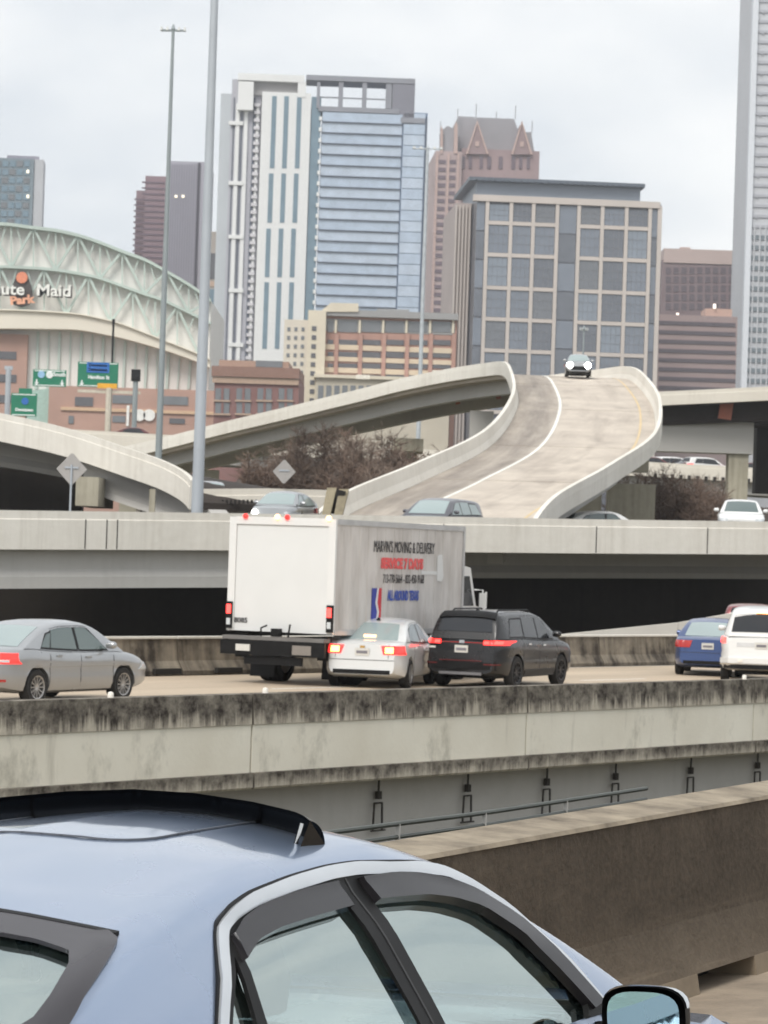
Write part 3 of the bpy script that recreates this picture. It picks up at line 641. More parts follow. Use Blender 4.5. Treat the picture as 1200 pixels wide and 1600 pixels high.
K.rect('podium', 493, 596, 700, 660, -8, -.5, plain('podium_cream', C(188, 180, 164), .8, 0, .08, .2), ground=True); K.rect('podium_cornice', 491, 592, 702, 597, -8.8, -.3, M_crm)
for i in range(16): K.rect('window', 497+i*12.4, 606, 505+i*12.4, 640, -8.15, -7.9, M_wgr)
# ---- low dark brick building
M_dbr = plain('dark_brick', C(134, 100, 96), .85, 0, .12, .2)
J = Bld('brick_building', 'low dark brick building with a beige cornice and paired windows', 333, 480, R_(-1))
J.rect('wall', 334, 590, 466, 680, 0, 20, M_dbr, ground=True); J.rect('cornice', 331, 574, 468, 590, -.7, 18, plain('brown_cornice', C(140, 110, 98), .8)); J.rect('band', 332, 590.5, 467, 600, -.4, .1, plain('beige_band', C(176, 152, 134), .8))
J.rect('roof_block', 340, 562, 450, 575, 3, 15, plain('roof_tan', C(168, 140, 124), .8)); J.rect('roof_window', 398, 562, 440, 572, 2.8, 3.2, M_wgr)
for c in (347.5, 380.5, 413.5, 446.5):
    for y0, y1 in ((607, 625), (629, 646)):
        f_ = J.rect('window', c-11, y0, c+11, y1, -.12, .1, M_wgr); 
        u0, z1 = J.uz(c-11, (y0+y1)/2)[0], J.uz(c, y0)[1]; u1, z0 = J.uz(c+11, (y0+y1)/2)[0], J.uz(c, y1)[1]
        J.local('mullion', (u0+u1)/2-.2, (u0+u1)/2+.2, -.25, -.1, z0, z1, M_dbr); J.local('sill', u0-.2, u1+.2, -.4, .05, z0-.3, z0-.02, MATS['beige_band'])
# ---- towers on the left skyline
M_mau = plain('mauve_stone', C(138, 116, 122), .8, 0, .06, .06)
V = Bld('brown_tower', 'stepped mauve-brown tower behind the left light pole', 208, 1050, R_(2))
V.rect('wall', 221, 275, 262, 640, 0, 30, M_mau, ground=True); V.rect('step', 207, 297, 220.5, 640, 1, 28, M_mau, ground=True)
for i in range(17): V.rect('band', 208+(360-284-i*9)*.035 if i > 2 else 222, 284+i*9, 258, 286.5+i*9, -.2, .1, plain('mauve_band', C(104, 88, 98), .6))
M_lav = plain('lavender_grey', C(164, 162, 172), .7, 0, .05, .06); M_lavd = plain('lavender_dark', C(142, 140, 152), .6)
N_ = Bld('grey_tower', 'lavender-grey tower with a dark vertical slot between the two light poles', 256, 1000, R_(1))
N_.rect('wall', 255, 252, 322, 640, 0, 30, M_lav, ground=True)
for i in range(12): N_.rect('rib', 258+i*3.9, 256, 259.4+i*3.9, 640, -.35, .1, M_lavd, ground=True)
N_.rect('slot', 303, 254, 307, 640, -.4, .1, plain('slot_dark', C(70, 66, 76), .6), ground=True)
for x in (273, 284): N_.rect('lit_window', x, 305, x+4, 309, -.5, .1, emit('lit_window', (1, .9, .7, 1), .55))
Y_ = Bld('tan_building', 'tan and glass building showing between pole and white tower', 326, 970)
Y_.rect('wall', 324, 362, 354, 640, 0, 25, plain('dull_tan', C(172, 164, 156), .7, 0, .06, .1), ground=True); Y_.rect('window', 326, 396, 353, 436, -.2, .1, M_wdk); Y_.rect('band', 325, 440, 353, 448, -.2, .1, plain('pale_orange', C(196, 170, 150), .7)); Y_.rect('window', 326, 452, 353, 560, -.2, .1, M_teal)
X_ = Bld('teal_office', 'teal glass office building with pale side wall at far left', -40, 950, R_(4))
X_.rect('wall', -60, 246, 46, 640, 0, 30, plain('teal_frame', C(120, 134, 142), .6, 0, .06, .1), ground=True); X_.rect('side_wall', 46.5, 248, 61, 640, .5, 12, plain('pale_side', C(184, 186, 190), .7, 0, .05, .1), ground=True); X_.rect('roof_rail', 10, 241, 60, 246, 3, 3.6, M_lavd)
for r in range(8):
    for c in range(6): s_ = (300-256-r*13)*.035; X_.rect('window', -20+c*11.2+s_, 251+r*13, -11+c*11.2+s_, 260+r*13, -.2, .1, (M_teal, M_wgr, M_teal)[(r+c) % 3])
for y in (265, 304): X_.rect('lit_window', 41, y, 45, y+5, -.4, .1, MATS['lit_window'])
# ---- buildings on the right
M_rb = plain('mauve_brown', C(128, 112, 114), .8, 0, .08, .08)
H1 = Bld('brown_block', 'dark brown block with a pale flat cap at right', 1032, 920)
H1.rect('wall', 1031, 408, 1152, 640, 0, 30, M_rb, ground=True); H1.rect('cap', 1037, 390, 1152, 412, -.4, 28, plain('cap_pink', C(186, 168, 162), .7, 0, .05, .1)); H1.rect('roof_unit', 1066, 383, 1082, 391, 6, 12, MATS['cap_pink'])
for c in range(9):
    for r in range(5): H1.rect('window', 1040+c*12.3, 418+r*14, 1048+c*12.3, 428+r*14, -.2, .1, plain('brown_window', C(98, 88, 94), .4))
H2 = Bld('banded_building', 'low mauve building with dark ribbon windows right of the ramp', 1030, 780)
H2.rect('wall', 1028, 493, 1150, 660, 0, 30, plain('mauve_panel', C(156, 138, 136), .8, 0, .06, .1), ground=True); H2.rect('roof_box', 1104, 481, 1146, 494, 3, 14, plain('tan_box', C(190, 160, 146), .8))
for i in range(10): H2.rect('ribbon_window', 1029, 503+i*14.5, 1149, 509+i*14.5, -.2, .1, plain('ribbon_dark', C(88, 80, 86), .35))
for x, y in ((1058, 488), (1116, 474)): H2.rect('roof_lamp', x, y, x+4, y+7, 2, 2.6, emit('roof_lamp', (1, .85, .75, 1), .8))
M_gt = plain('pale_grey_tower', C(192, 194, 198), .7, 0, .05, .05)
Z = Bld('grey_skyscraper', 'pale grey skyscraper cut by the right edge of the picture', 1156, 850); Z.p0 = Z.p0-Vector((2.8, 0, 0))
Z.rect('wall', 1163, -420, 1330, 640, 0, 40, M_gt, ground=True)
u = Z.uz(1152, 300)[0]; Z.local('edge_pier', u, u+1.6, -1, 2, 0, Z.uz(1170, -420)[1], plain('edge_white', C(214, 218, 224), .6)); Z.local('edge_wall', u+1.6, u+2.3, .2, 6, 0, Z.uz(1170, -420)[1], M_gt)
for i in range(40):
    y = -16+i*16.0; s_ = (600-y)*.0355
    deep = y > 355
    Z.rect('ribbon_window', 1149.5+s_, y, 1230+s_, y+(7 if deep else 4.5), -.35, .1, plain('ribbon_grey', C(112, 122, 128), .3) if deep else plain('ribbon_pale', C(172, 174, 180), .35))
    if not deep and i % 2 == 0: Z.rect('pier_window', 1155.5+s_, y, 1158.5+s_, y+5, -.5, .1, MATS['ribbon_pale'])
# ---- ballpark with arched truss wall
M_stw = plain('park_wall', C(224, 222, 217), .8, 0, .03, .05); M_grn = plain('park_green_steel', C(186, 200, 192), .6, 0, .08, .1); M_stc = plain('park_cream', C(228, 221, 206), .7, 0, .05, .08); M_pbr = plain('park_brick', C(180, 146, 132), .85, 0, .1, .12)
S = Bld('ballpark', 'ballpark with arched pale wall, green trusses and brick base', 0, 600, 0)
topf = interp([(-80, 356), (0, 351), (55, 357), (88, 361), (124, 369), (160, 381), (193, 394), (228, 407), (261, 425), (303, 450), (335, 474)])
midf = interp([(-80, 424), (0, 418), (55, 420), (88, 423), (121, 428), (151, 434), (187, 446), (220, 458), (253, 469), (294, 488), (335, 508)])
tbt = interp([(-80, 492), (0, 488), (110, 493), (176, 505), (248, 531), (311, 556), (340, 570)]); tbb = interp([(-80, 518), (0, 516), (110, 517), (176, 527), (248, 546), (311, 568), (340, 582)])
xs = list(range(-60, 336, 6))
wl_ = [S.uz(x, topf(x)) for x in xs]; MB().prism(wl_+[(wl_[-1][0], 0), (wl_[0][0], 0)], 0, 50).build('wall', M_stw, S.root)
def strip(name, f0, f1, v0, v1, mat):
    a = [S.uz(x, f0(x)) for x in xs]; b = [S.uz(x, f1(x)) for x in xs]; mb = MB()
    for i in range(len(xs)-1): mb.prism([a[i], a[i+1], b[i+1], b[i]], v0, v1)
    bm_me = mb.build(name, mat, S.root); return bm_me
strip('arch_chord', lambda x: topf(x)-2, lambda x: topf(x)+3, -2.2, 0, M_grn); strip('arch_chord', lambda x: midf(x)-2, lambda x: midf(x)+2.4, -2.2, 0, M_grn)
strip('curved_beam', tbt, tbb, -4.5, 0, M_stc); strip('beam_lip', lambda x: tbt(x)-2, tbt, -5.2, 0, plain('park_lip', C(236, 230, 214), .7))
def mem(x0, y0, x1, y1, w_=.34, v=-1.4):
    a, b = S.uz(x0, y0), S.uz(x1, y1); MB().bar((a[0], v, a[1]), (b[0], v, b[1]), w_, w_, (0, 1, 0)).build('truss_member', M_grn, S.root)
P_ = 34.6
for k_ in range(-2, 10):
    x = 19+k_*P_
    if x < 330: mem(x, topf(x), x, midf(x), .28)
    if k_ % 2 == 0:
        for dx in (-P_, P_):
            if x+dx < 334 and x < 334: mem(x, midf(x), x+dx, topf(x+dx), .5)
            if x+dx < 334 and x < 334: mem(x+dx*.5, (midf(x)+topf(x+dx))/2, x+dx*.22, topf(x+dx*.22), .26)
    x = 1+k_*P_+P_
    if x < 330: mem(x, midf(x), x, tbt(x), .28)
    if k_ % 2 == 0:
        for dx in (-P_, P_):
            if x+dx < 334 and x < 334: mem(x, tbt(x), x+dx, midf(x+dx), .5)
            if x+dx < 334 and x < 334: mem(x+dx*.5, (tbt(x)+midf(x+dx))/2, x+dx*.22, midf(x+dx*.22), .26)
for x in range(60, 330, 17): mem(x, tbb(x)+2, x-3.5, 608, .5 if (x // 17) % 2 else .26, -.3)
S.rect('brick_wing', -60, 522, 43, 640, -1.5, 0, M_pbr, ground=True)
for y0 in (550, 586, 618):
    S.rect('window', -2, y0, 27, y0+12, -1.7, -1.4, M_wdk)
S.poly('teal_wedge', [(42, 612), (80, 608), (78, 680), (46, 680)], -2.5, -.2, plain('teal_metal', C(168, 196, 186), .6))
S.rect('brick_base', 80, 609, 345, 720, -6, -.1, M_pbr, ground=True); S.rect('base_band', 100, 642, 346, 647, -6.4, -5.9, plain('base_band', C(206, 176, 146), .8))
for a, b, y0, y1, mt in ((122, 150, 623, 637, M_wdk), (180, 216, 620, 633, M_wgr), (257, 297, 622, 635, M_wgr), (112, 120, 652, 664, M_wgr), (180, 200, 652, 662, M_wgr), (268, 292, 656, 664, M_wdk)): S.rect('window', a, y0, b, y1, -6.2, -5.9, mt)
for x in (222, 237): 
    u, z = S.uz(x, 651); MB().lathe([(0, .1), (1.1, .1), (1.2, -.2), (0, -.2)], (u, -6.3, z), 'Y', 16).build('round_lamp_sign', plain('sign_white', C(236, 236, 232), .5), S.root)
S.rect('sign_panel', 202, 636, 206, 668, -6.6, -6.1, MATS['sign_white'])
# ballpark sign
gl = plain('sign_letter_white', C(238, 238, 232), .5); bk = plain('sign_backing', C(66, 58, 54), .6); orr = plain('sign_orange', C(226, 140, 106), .6); pch = plain('sign_peach', C(230, 168, 136), .6)
sg = empty('ballpark_sign', S.root.location+Vector((0, -3, 0)), 0, 'white lettered sign with dark and orange emblem on the ballpark wall', 'sign')
for word, px in (('Minute', 2), ('Maid', 87)):
    u, z = S.uz(px, 455.5+(px-44)*.034)
    o = link('lettering', text_mesh(word, 3.3, gl, .12, 1.12, .06), sg, (u, -.4, z)); o.rotation_euler = (math.pi/2, 0, 0)
    o = link('lettering_shadow', text_mesh(word, 3.3, bk, .12, 1.12, .09), sg, (u+.22, 0, z-.22)); o.rotation_euler = (math.pi/2, 0, 0)
MB().prism([S.uz(*p) for p in [(37, 425), (44, 430), (52, 450), (54, 470), (48, 478), (36, 482), (24, 478), (18, 468), (22, 448), (30, 430)]], .2, .6).build('emblem_backing', bk, sg)
u, z = S.uz(37, 436); MB().lathe([(0, -.1), (1.15, -.1), (1.2, .25), (0, .25)], (u, -.1, z), 'Y', 16).build('emblem_orange', orr, sg)
u, z = S.uz(37, 471); o = link('emblem_lettering', text_mesh('Park', 2.3, pch, .1, 1.15, .1), sg, (u, -.1, z)); o.rotation_euler = (math.pi/2, -.12, 0)

for i in range(9):
    px = 1160+i*8.5; u = Z.uz(px, 480)[0]; Z.local('pier', u-.18, u+.18, -.5, .1, 0, Z.uz(1170, 352)[1], M_gt)
# ================================================================== VEHICLES (x forward, origin on the ground at mid-length)
M_tyre = plain('tyre_rubber', C(34, 33, 32), .85, 0, .2, 8); M_rim = plain('alloy_rim', C(176, 174, 172), .35, .7, .1, 6); M_rimd = plain('dark_rim', C(58, 58, 60), .4, .6, .1, 6)
M_trim = plain('black_trim', C(22, 22, 23), .5, 0, .15, 6, 0, .22); M_chrome = plain('chrome', C(214, 216, 218), .14, 1.0, .04, 6); M_plate = plain('plate_white', C(206, 204, 198), .5, 0, .05, 8); M_plmark = plain('plate_mark', C(120, 118, 124), .6)
M_glass_lt = glassy('car_glass_pale', C(150, 164, 164), .06, 1.0); M_glass_md = glassy('car_glass_green', C(88, 102, 101), .06, 1.0); M_glass_dk = glassy('car_glass_dark', C(40, 42, 46), .06, .6)
M_tail = emit('tail_lamp_lit', (1, .035, .03, 1), 1.3, C(150, 20, 16)); M_tail_hot = emit('tail_lamp_hot', (1, .06, .05, 1), 2.4, C(190, 30, 24)); M_tail_off = plain('tail_lamp_red', C(170, 40, 36), .2, 0, .1, 10); M_amber = emit('indicator_lit', (1, .55, .12, 1), 3.2); M_head = emit('head_lamp_lit', (1, .98, .92, 1), 9); M_head_off = plain('head_lamp_glass', C(200, 204, 206), .15, 0, .05, 8); M_brake = emit('brake_lamp_lit', (1, .45, .16, 1), 3.6)
M_seam = plain('panel_gap', C(52, 52, 54), .6)
class Car:
    def __init__(s, name, label, cat, sp, paint_m, glass=None, group=None):
        s.sp = sp; s.pm = paint_m; s.root = empty(name, label=label, cat=cat, group=group); s.glass = glass or M_glass_md
        L_, W_ = sp['L'], sp['W']; s.hl = L_/2; s.hw = W_/2
        s.zd = interp(sp['deck']); s.zt = interp(sp['roof']); s.xr = sp['roof'][0][0]; s.xf = sp['roof'][-1][0]; s.zb0 = sp.get('clear', .2)
        s.tumble = sp.get('tumble', .36); s.lean_top = sp.get('lean', .1)
        s._body()
    def w(s, x):
        e = max(0, min(x+s.hl, s.hl-x)); r = e/.75
        f = 1 if r >= 1 else 1-.20*(1-r)**2.6
        return s.hw*f
    def zbot(s, x):
        e = max(0, min(x+s.hl, s.hl-x)); return s.zb0+(.1*(1-min(1, e/.7))**1.5)
    def sec(s, x):
        w_, zb, zd = s.w(x), s.zbot(x), s.zd(x); h = zd-zb
        return [(0, zb), (.8*w_, zb), (.94*w_, zb+.05), (.985*w_, zb+.2*h), (.992*w_, zb+.42*h), (.978*w_, zb+.56*h), (1.0*w_, zb+.72*h), (.985*w_, zb+.86*h), (.955*w_, zd-.035), (.90*w_, zd-.006), (.5*w_, zd+.012), (0, zd+.02)]
    def ysec(s, x, z):
        p = s.sec(x)[2:10]
        return float(np.interp(z, [q[1] for q in p], [q[0] for q in p]))
    def lean(s, x, z):
        e = x+s.hl; b = max(0, 1-e/.8); f = max(0, e2) if (e2 := 1-(s.hl-x)/.8) > 0 else 0
        zz = max(0, z-.62)/.4
        return s.lean_top*min(1, zz)**1.3*b - .10*min(1, zz)*f
    def P(s, x, y, z): return Vector((x+s.lean(x, z), y, z))
    def gsec(s, x):
        zb, zt = s.zd(x)-.015, s.zt(x); h = max(.002, zt-zb); wb = .935*s.w(x); wt = wb-s.tumble*h; k_ = min(1, h/.45)
        return [(wb, zb), (wb+(wt-wb)*.5, zb+.43*h), (wt, zb+.84*h), (wt-.035*k_, zb+.925*h), (wt-.1*k_, zb+.972*h), (wt-.22*k_, zb+.995*h), (wt*.5, zb+h+.012*k_), (0, zb+h+.02*k_)]
    def _body(s):
        hl = s.hl; ends = [0, .012, .04, .1, .2, .35, .55, .8]
        xs = sorted(set([-hl+e for e in ends]+[hl-e for e in ends]+list(np.linspace(-hl+1.0, hl-1.0, 17))))
        mb = MB(); M = 12; vs = []
        for x in xs:
            for y, z in s.sec(x): vs.append(s.P(x, y, z))
            for y, z in s.sec(x)[1:-1][::-1]: vs.append(s.P(x, -y, z))
        R = 2*M-2; n = len(xs)
        fs = [(i*R+j, i*R+(j+1) % R, (i+1)*R+(j+1) % R, (i+1)*R+j) for i in range(n-1) for j in range(R)]
        fs += [tuple(range(R)), tuple(range((n-1)*R, n*R))[::-1]]
        mb.add(vs, fs); me = mb.mesh('body', s.pm); o = link('body', me, s.root)
        if s.sp.get('arch', True):
            c = MB()
            for xw in (-s.sp['wb']/2+s.sp.get('xo', 0), s.sp['wb']/2+s.sp.get('xo', 0)):
                for sg in (-1, 1):
                    c.lathe([(0, -.3), (s.sp['r']+.055, -.3), (s.sp['r']+.055, .3), (0, .3)], (xw, sg*s.hw, s.sp['r']), 'Y', 28)
            co = link('cutter', c.mesh('cutter')); md_ = o.modifiers.new('b', 'BOOLEAN'); md_.object = co; md_.operation = 'DIFFERENCE'; md_.solver = 'EXACT'
            dg = bpy.context.evaluated_depsgraph_get(); nm = bpy.data.meshes.new_from_object(o.evaluated_get(dg)); o.modifiers.clear(); o.data = nm; bpy.data.objects.remove(co)
            nm.materials.clear(); nm.materials.append(s.pm)
        o.data.polygons.foreach_set('use_smooth', [True]*len(o.data.polygons)); o.data.set_sharp_from_angle(angle=R_(38)); s.body = o
        if s.sp.get('arch', True):
            q = MB(); q.box((0, 0, .46), (s.sp['wb']+2*s.sp['r']+.1, s.hw*1.1, .5)); q.build('wheel_wells', M_trim, s.root)
        rk = [p_[0] for p_ in s.sp['roof']]; gx = sorted(set([round(v_, 4) for v_ in list(np.linspace(s.xr, s.xf, 41))+[a_+(b_-a_)*q_/6 for a_, b_ in zip(rk, rk[1:]) for q_ in range(7)]])); vs = []; K_ = 8
        for x in gx:
            for y, z in s.gsec(x): vs.append((x, y, z))
            for y, z in s.gsec(x)[:-1][::-1]: vs.append((x, -y, z))
        R = 2*K_-1; n = len(gx)
        fs = [(i*R+j, i*R+j+1, (i+1)*R+j+1, (i+1)*R+j) for i in range(n-1) for j in range(R-1)]
        MB().add(vs, fs).build('cabin', s.pm, s.root, smooth=50)
    # --- surfaces
    def side(s, x, z, sg=-1):
        zb = s.zd(x)-.015
        if z <= zb: return s.P(x, sg*s.ysec(x, z), z)
        p = s.gsec(x)[:6]; return Vector((x, sg*float(np.interp(z, [q[1] for q in p], [q[0] for q in p])), z))
    def top(s, x, y):
        p = s.gsec(x)[::-1]; return Vector((x, y, float(np.interp(abs(y), [q[0] for q in p], [q[1] for q in p]))))
    def end(s, y, z, rear=True):
        e0 = -s.hl if rear else s.hl; sg = 1 if rear else -1
        if abs(y) <= s.ysec(e0, z): return s.P(e0, y, z)
        a, b = 0.0, .9
        for _ in range(22):
            m_ = (a+b)/2
            if s.ysec(e0+sg*m_, z) < abs(y): a = m_
            else: b = m_
        return s.P(e0+sg*b, y, z)
    def patch(s, name, fn, bot, top, mat, off=.006, nu=10, nv=6, out=None, parent=None, thick=True):
        def at(c, t):
            n = len(c)-1; i = min(int(t*n), n-1); f = t*n-i; return (c[i][0]+(c[i+1][0]-c[i][0])*f, c[i][1]+(c[i+1][1]-c[i][1])*f)
        def S_(u, v):
            a, b = at(bot, u), at(top, u); return fn(a[0]+(b[0]-a[0])*v, a[1]+(b[1]-a[1])*v)
        pts = [[S_(i/nu, j/nv) for j in range(nv+1)] for i in range(nu+1)]; vs = []; vi = []
        ref = out or (sum((p for r in pts for p in r), Vector())/((nu+1)*(nv+1))-Vector((0, 0, .6)))
        for i in range(nu+1):
            for j in range(nv+1):
                du = pts[min(i+1, nu)][j]-pts[max(i-1, 0)][j]; dv = pts[i][min(j+1, nv)]-pts[i][max(j-1, 0)]
                n = du.cross(dv); n = n.normalized() if n.length > 1e-9 else Vector(ref).normalized()
                if n.dot(ref) < 0: n = -n
                vs.append(pts[i][j]+n*off); vi.append(pts[i][j]-n*.004)
        fs = [(i*(nv+1)+j, (i+1)*(nv+1)+j, (i+1)*(nv+1)+j+1, i*(nv+1)+j+1) for i in range(nu) for j in range(nv)]
        mb = MB(); N = len(vs); rim = [i*(nv+1) for i in range(nu+1)]+[nu*(nv+1)+j for j in range(1, nv+1)]+[i*(nv+1)+nv for i in range(nu-1, -1, -1)]+[j for j in range(nv-1, 0, -1)]
        fs += [(rim[q], rim[(q+1) % len(rim)], N+rim[(q+1) % len(rim)], N+rim[q]) for q in range(len(rim))]
        mb.add(vs+vi, fs); return mb.build(name, mat, parent or s.root, smooth=50)
    def window(s, x0b, x1b, x0t, x1t, mat=None, sg=-1, zl=.045, zu=.80, name='side_window'):
        n = 8; bot = []; tp = []
        if mat is not M_trim and not getattr(s, '_in', False):
            s._in = True; s.window(x0b-.035, x1b+.03, x0t-.03, x1t+.03, M_trim, sg, zl-.035, min(zu+.06, .86), 'window_seal').location = (0, -sg*.003, 0); s._in = False
        for i in range(n+1):
            xb = x0b+(x1b-x0b)*i/n; xt = x0t+(x1t-x0t)*i/n
            bot.append((xb, s.zd(xb)-.015+zl)); tp.append((xt, s.zd(xt)-.015+zu*(s.zt(xt)-s.zd(xt)+.015)))
        return s.patch(name, lambda x, z: s.side(x, z, sg), bot, tp, mat or s.glass, .005, 12, 5, Vector((0, sg, .2)))
    def topglass(s, name, x0, x1, y0, y1, mat, off=.006, inset=0):
        bot = [(x0, -y0+2*y0*i/8) for i in range(9)]; tp = [(x1, -y1+2*y1*i/8) for i in range(9)]
        return s.patch(name, s.top, bot, tp, mat, off, 12, 8, Vector((-.3 if x1 > x0 else .3, 0, 1)))
    def endpatch(s, name, y0, y1, z0, z1, mat, off=.012, rear=True, y0t=None, y1t=None, parent=None):
        y0t = y0 if y0t is None else y0t; y1t = y1 if y1t is None else y1t; sx = -1 if rear else 1
        return s.patch(name, lambda y, z: s.end(y, z, rear), [(y0+(y1-y0)*i/6, z0) for i in range(7)], [(y0t+(y1t-y0t)*i/6, z1) for i in range(7)], mat, off, 10, 4, Vector((sx, .35*(1 if (y0+y1) > 0 else -1), 0)), parent)
    def sidepatch(s, name, x0, x1, z0, z1, mat, off=.004, sg=-1, nu=8, nv=4):
        return s.patch(name, lambda x, z: s.side(x, z, sg), [(x0+(x1-x0)*i/4, z0) for i in range(5)], [(x0+(x1-x0)*i/4, z1) for i in range(5)], mat, off, nu, nv, Vector((0, sg, 0)))
    def wheels(s, rim=None, spokes=10, sides=(-1, 1)):
        r = s.sp['r']; rim = rim or M_rim; tm = rm = None
        for xw in (-s.sp['wb']/2+s.sp.get('xo', 0), s.sp['wb']/2+s.sp.get('xo', 0)):
            for sg in (-1, 1):
                wr = empty('wheel', (xw, sg*(s.hw-.115), r)); wr.parent = s.root; wr.rotation_euler = (0, 0, 0 if sg < 0 else math.pi)
                if tm is None:
                    tm = MB().lathe([(.62*r, -.1), (.74*r, -.108), (.93*r, -.105), (r, -.075), (r, .075), (.93*r, .105), (.62*r, .1)], n=32, axis='Y').mesh('tyre', M_tyre, 40)
                    q = MB().lathe([(.62*r, -.1), (.66*r, -.112), (.60*r, -.105), (.57*r, -.02), (.57*r, .08)], n=32, axis='Y'); q.lathe([(0, -.085), (.14*r, -.09), (.17*r, -.06), (.0, -.06)], n=16, axis='Y')
                    for k_ in range(spokes):
                        a = 2*math.pi*k_/spokes; q.bar((.1*r*math.cos(a), -.075, .1*r*math.sin(a)), (.62*r*math.cos(a), -.085, .62*r*math.sin(a)), .075*r*10/spokes, .03, (0, 1, 0))
                    rm = q.mesh('rim', rim, 40); bm_ = MB().lathe([(0, -.015), (.58*r, -.015)], n=24, axis='Y').mesh('brake_disc', M_trim)
                link('tyre', tm, wr); link('rim', rm, wr); link('brake_disc', bm_, wr)
    def plate(s, z, rear=True, y=0, x=None):
        e = s.end(y, z, rear) if x is None else Vector((x, y, z)); sg = -1 if rear else 1
        p = MB().box((e.x+sg*.02, y, z), (.02, .31, .16)).build('licence_plate', M_plate, s.root); MB().box((e.x+sg*.033, y, z-.005), (.006, .24, .06)).build('plate_mark', M_plmark, p)
    def mirror(s, x, z, sg=-1, mat=None):
        p = s.side(x, z, sg); q = MB().lathe([(0, -.11), (.05, -.1), (.075, -.05), (.08, .02), (.07, .08), (.0, .1)], n=14, axis='Y'); 
        v = [Vector((a*.8, b, c*.9)) for a, b, c in q.v]; q.v = [tuple(Vector((a.x, a.y, a.z))+p+Vector((-.02, sg*.14, .06))) for a in v]; q.build('door_mirror', mat or s.pm, s.root, smooth=60)
    def handle(s, x, z, sg=-1, mat=None):
        p = s.side(x, z, sg); MB().box(p+Vector((0, sg*.012, 0)), (.16, .035, .03)).build('door_handle', mat or s.pm, s.root)
    def put(s, x, y, z, heading):
        """heading in degrees clockwise from +Y (seen from above)"""
        s.root.location = (x, y, z); s.root.rotation_euler = (0, 0, math.pi/2-R_(heading)); return s
    def antenna(s, x): p = s.top(x, 0); MB().lathe([(.05, 0), (.035, .04), (0, .07)], p, n=8).build('antenna', M_trim, s.root)
    def seams(s, xs_, z0=.32, sg=-1):
        for x in xs_:
            zt_ = s.zd(x)-.03; s.sidepatch('door_gap', x-.007, x+.007, z0, zt_, M_seam, .003, sg, 1, 8)
SEDAN = dict(L=4.62, W=1.78, wb=2.7, r=.315, clear=.2, deck=[(-2.31, .93), (-2.1, .99), (-1.6, 1.01), (-.9, .97), (.3, .93), (1.0, .935), (1.5, .90), (2.0, .80), (2.31, .66)], roof=[(-1.72, .995), (-1.3, 1.2), (-.8, 1.39), (-.3, 1.455), (.2, 1.46), (.55, 1.40), (1.0, 1.16), (1.36, .925)])
SUV = dict(L=4.78, W=1.9, wb=2.76, r=.36, clear=.24, lean=.06, tumble=.28, deck=[(-2.39, 1.03), (-2.2, 1.1), (-1.4, 1.12), (0, 1.08), (1.0, 1.06), (1.6, 1.02), (2.1, .93), (2.39, .78)], roof=[(-2.3, 1.075), (-2.2, 1.28), (-2.02, 1.56), (-1.85, 1.635), (-1.0, 1.685), (-.1, 1.69), (.4, 1.62), (.9, 1.36), (1.36, 1.04)])
def std_sedan(c, tail, lit_side=M_glass_md, rear_glass=None, third=True, tail_in=None, reverse_tail=False):
    c.topglass('rear_window', -1.66, -.92, .64, .52, rear_glass or c.glass); c.topglass('windscreen', 1.28, .62, .66, .54, c.glass)
    for sg in (-1, 1):
        c.window(-.90, -.10, -.74, -.06, sg=sg); c.window(-.02, .86, .02, .36, sg=sg); c.window(-1.2, -.94, -.92, -.78, sg=sg, zu=.7, name='quarter_window')
        c.window(-.10, -.02, -.07, .03, M_trim, sg, name='door_pillar')
        c.handle(-.72, .86, sg); c.handle(.18, .83, sg); c.mirror(.82, .98, sg); c.seams((-.98, -.03, 1.0), sg=sg)
        c.endpatch('tail_lamp', sg*.46, sg*.87, .735, .915, tail, .014, y0t=sg*.40, y1t=sg*.84)
        c.endpatch('head_lamp', sg*.52, sg*.86, .58, .70, M_head_off, .014, False)
    c.endpatch('bumper_lower', -.62, .62, .31, .4, M_trim, .01); c.endpatch('grille', -.5, .5, .35, .6, M_trim, .012, False)
    c.endpatch('bumper_line', -.7, .7, .605, .615, M_seam, .004); c.endpatch('boot_gap', -.58, -.57, .64, .95, M_seam, .004); c.endpatch('boot_gap', .57, .58, .64, .95, M_seam, .004)
    c.plate(.78)
# --- silver sedan at left
c = Car('silver_sedan', 'silver sedan cut by the left edge, nearest car on the highway', 'car', SEDAN, paint('paint_silver', C(168, 170, 172), .65, .3), M_glass_md)
std_sedan(c, M_tail, rear_glass=M_glass_lt); c.wheels(M_rim, 12); c.endpatch('reflector', -.78, -.62, .42, .46, M_tail_off); c.endpatch('tail_lamp', .2, .44, .74, .86, M_tail_off); c.endpatch('tail_lamp', -.44, -.2, .74, .86, M_tail_off)
c.endpatch('reverse_lamp', -.8, -.66, .76, .8, M_head_off, .02); c.sidepatch('indicator', 2.02, 2.1, .6, .68, M_amber)
c.sidepatch('body_crease', -1.5, 1.6, .66, .68, M_seam if False else c.pm, .008, nu=20); c.put(-6.1, 53.4, ZA, 29)
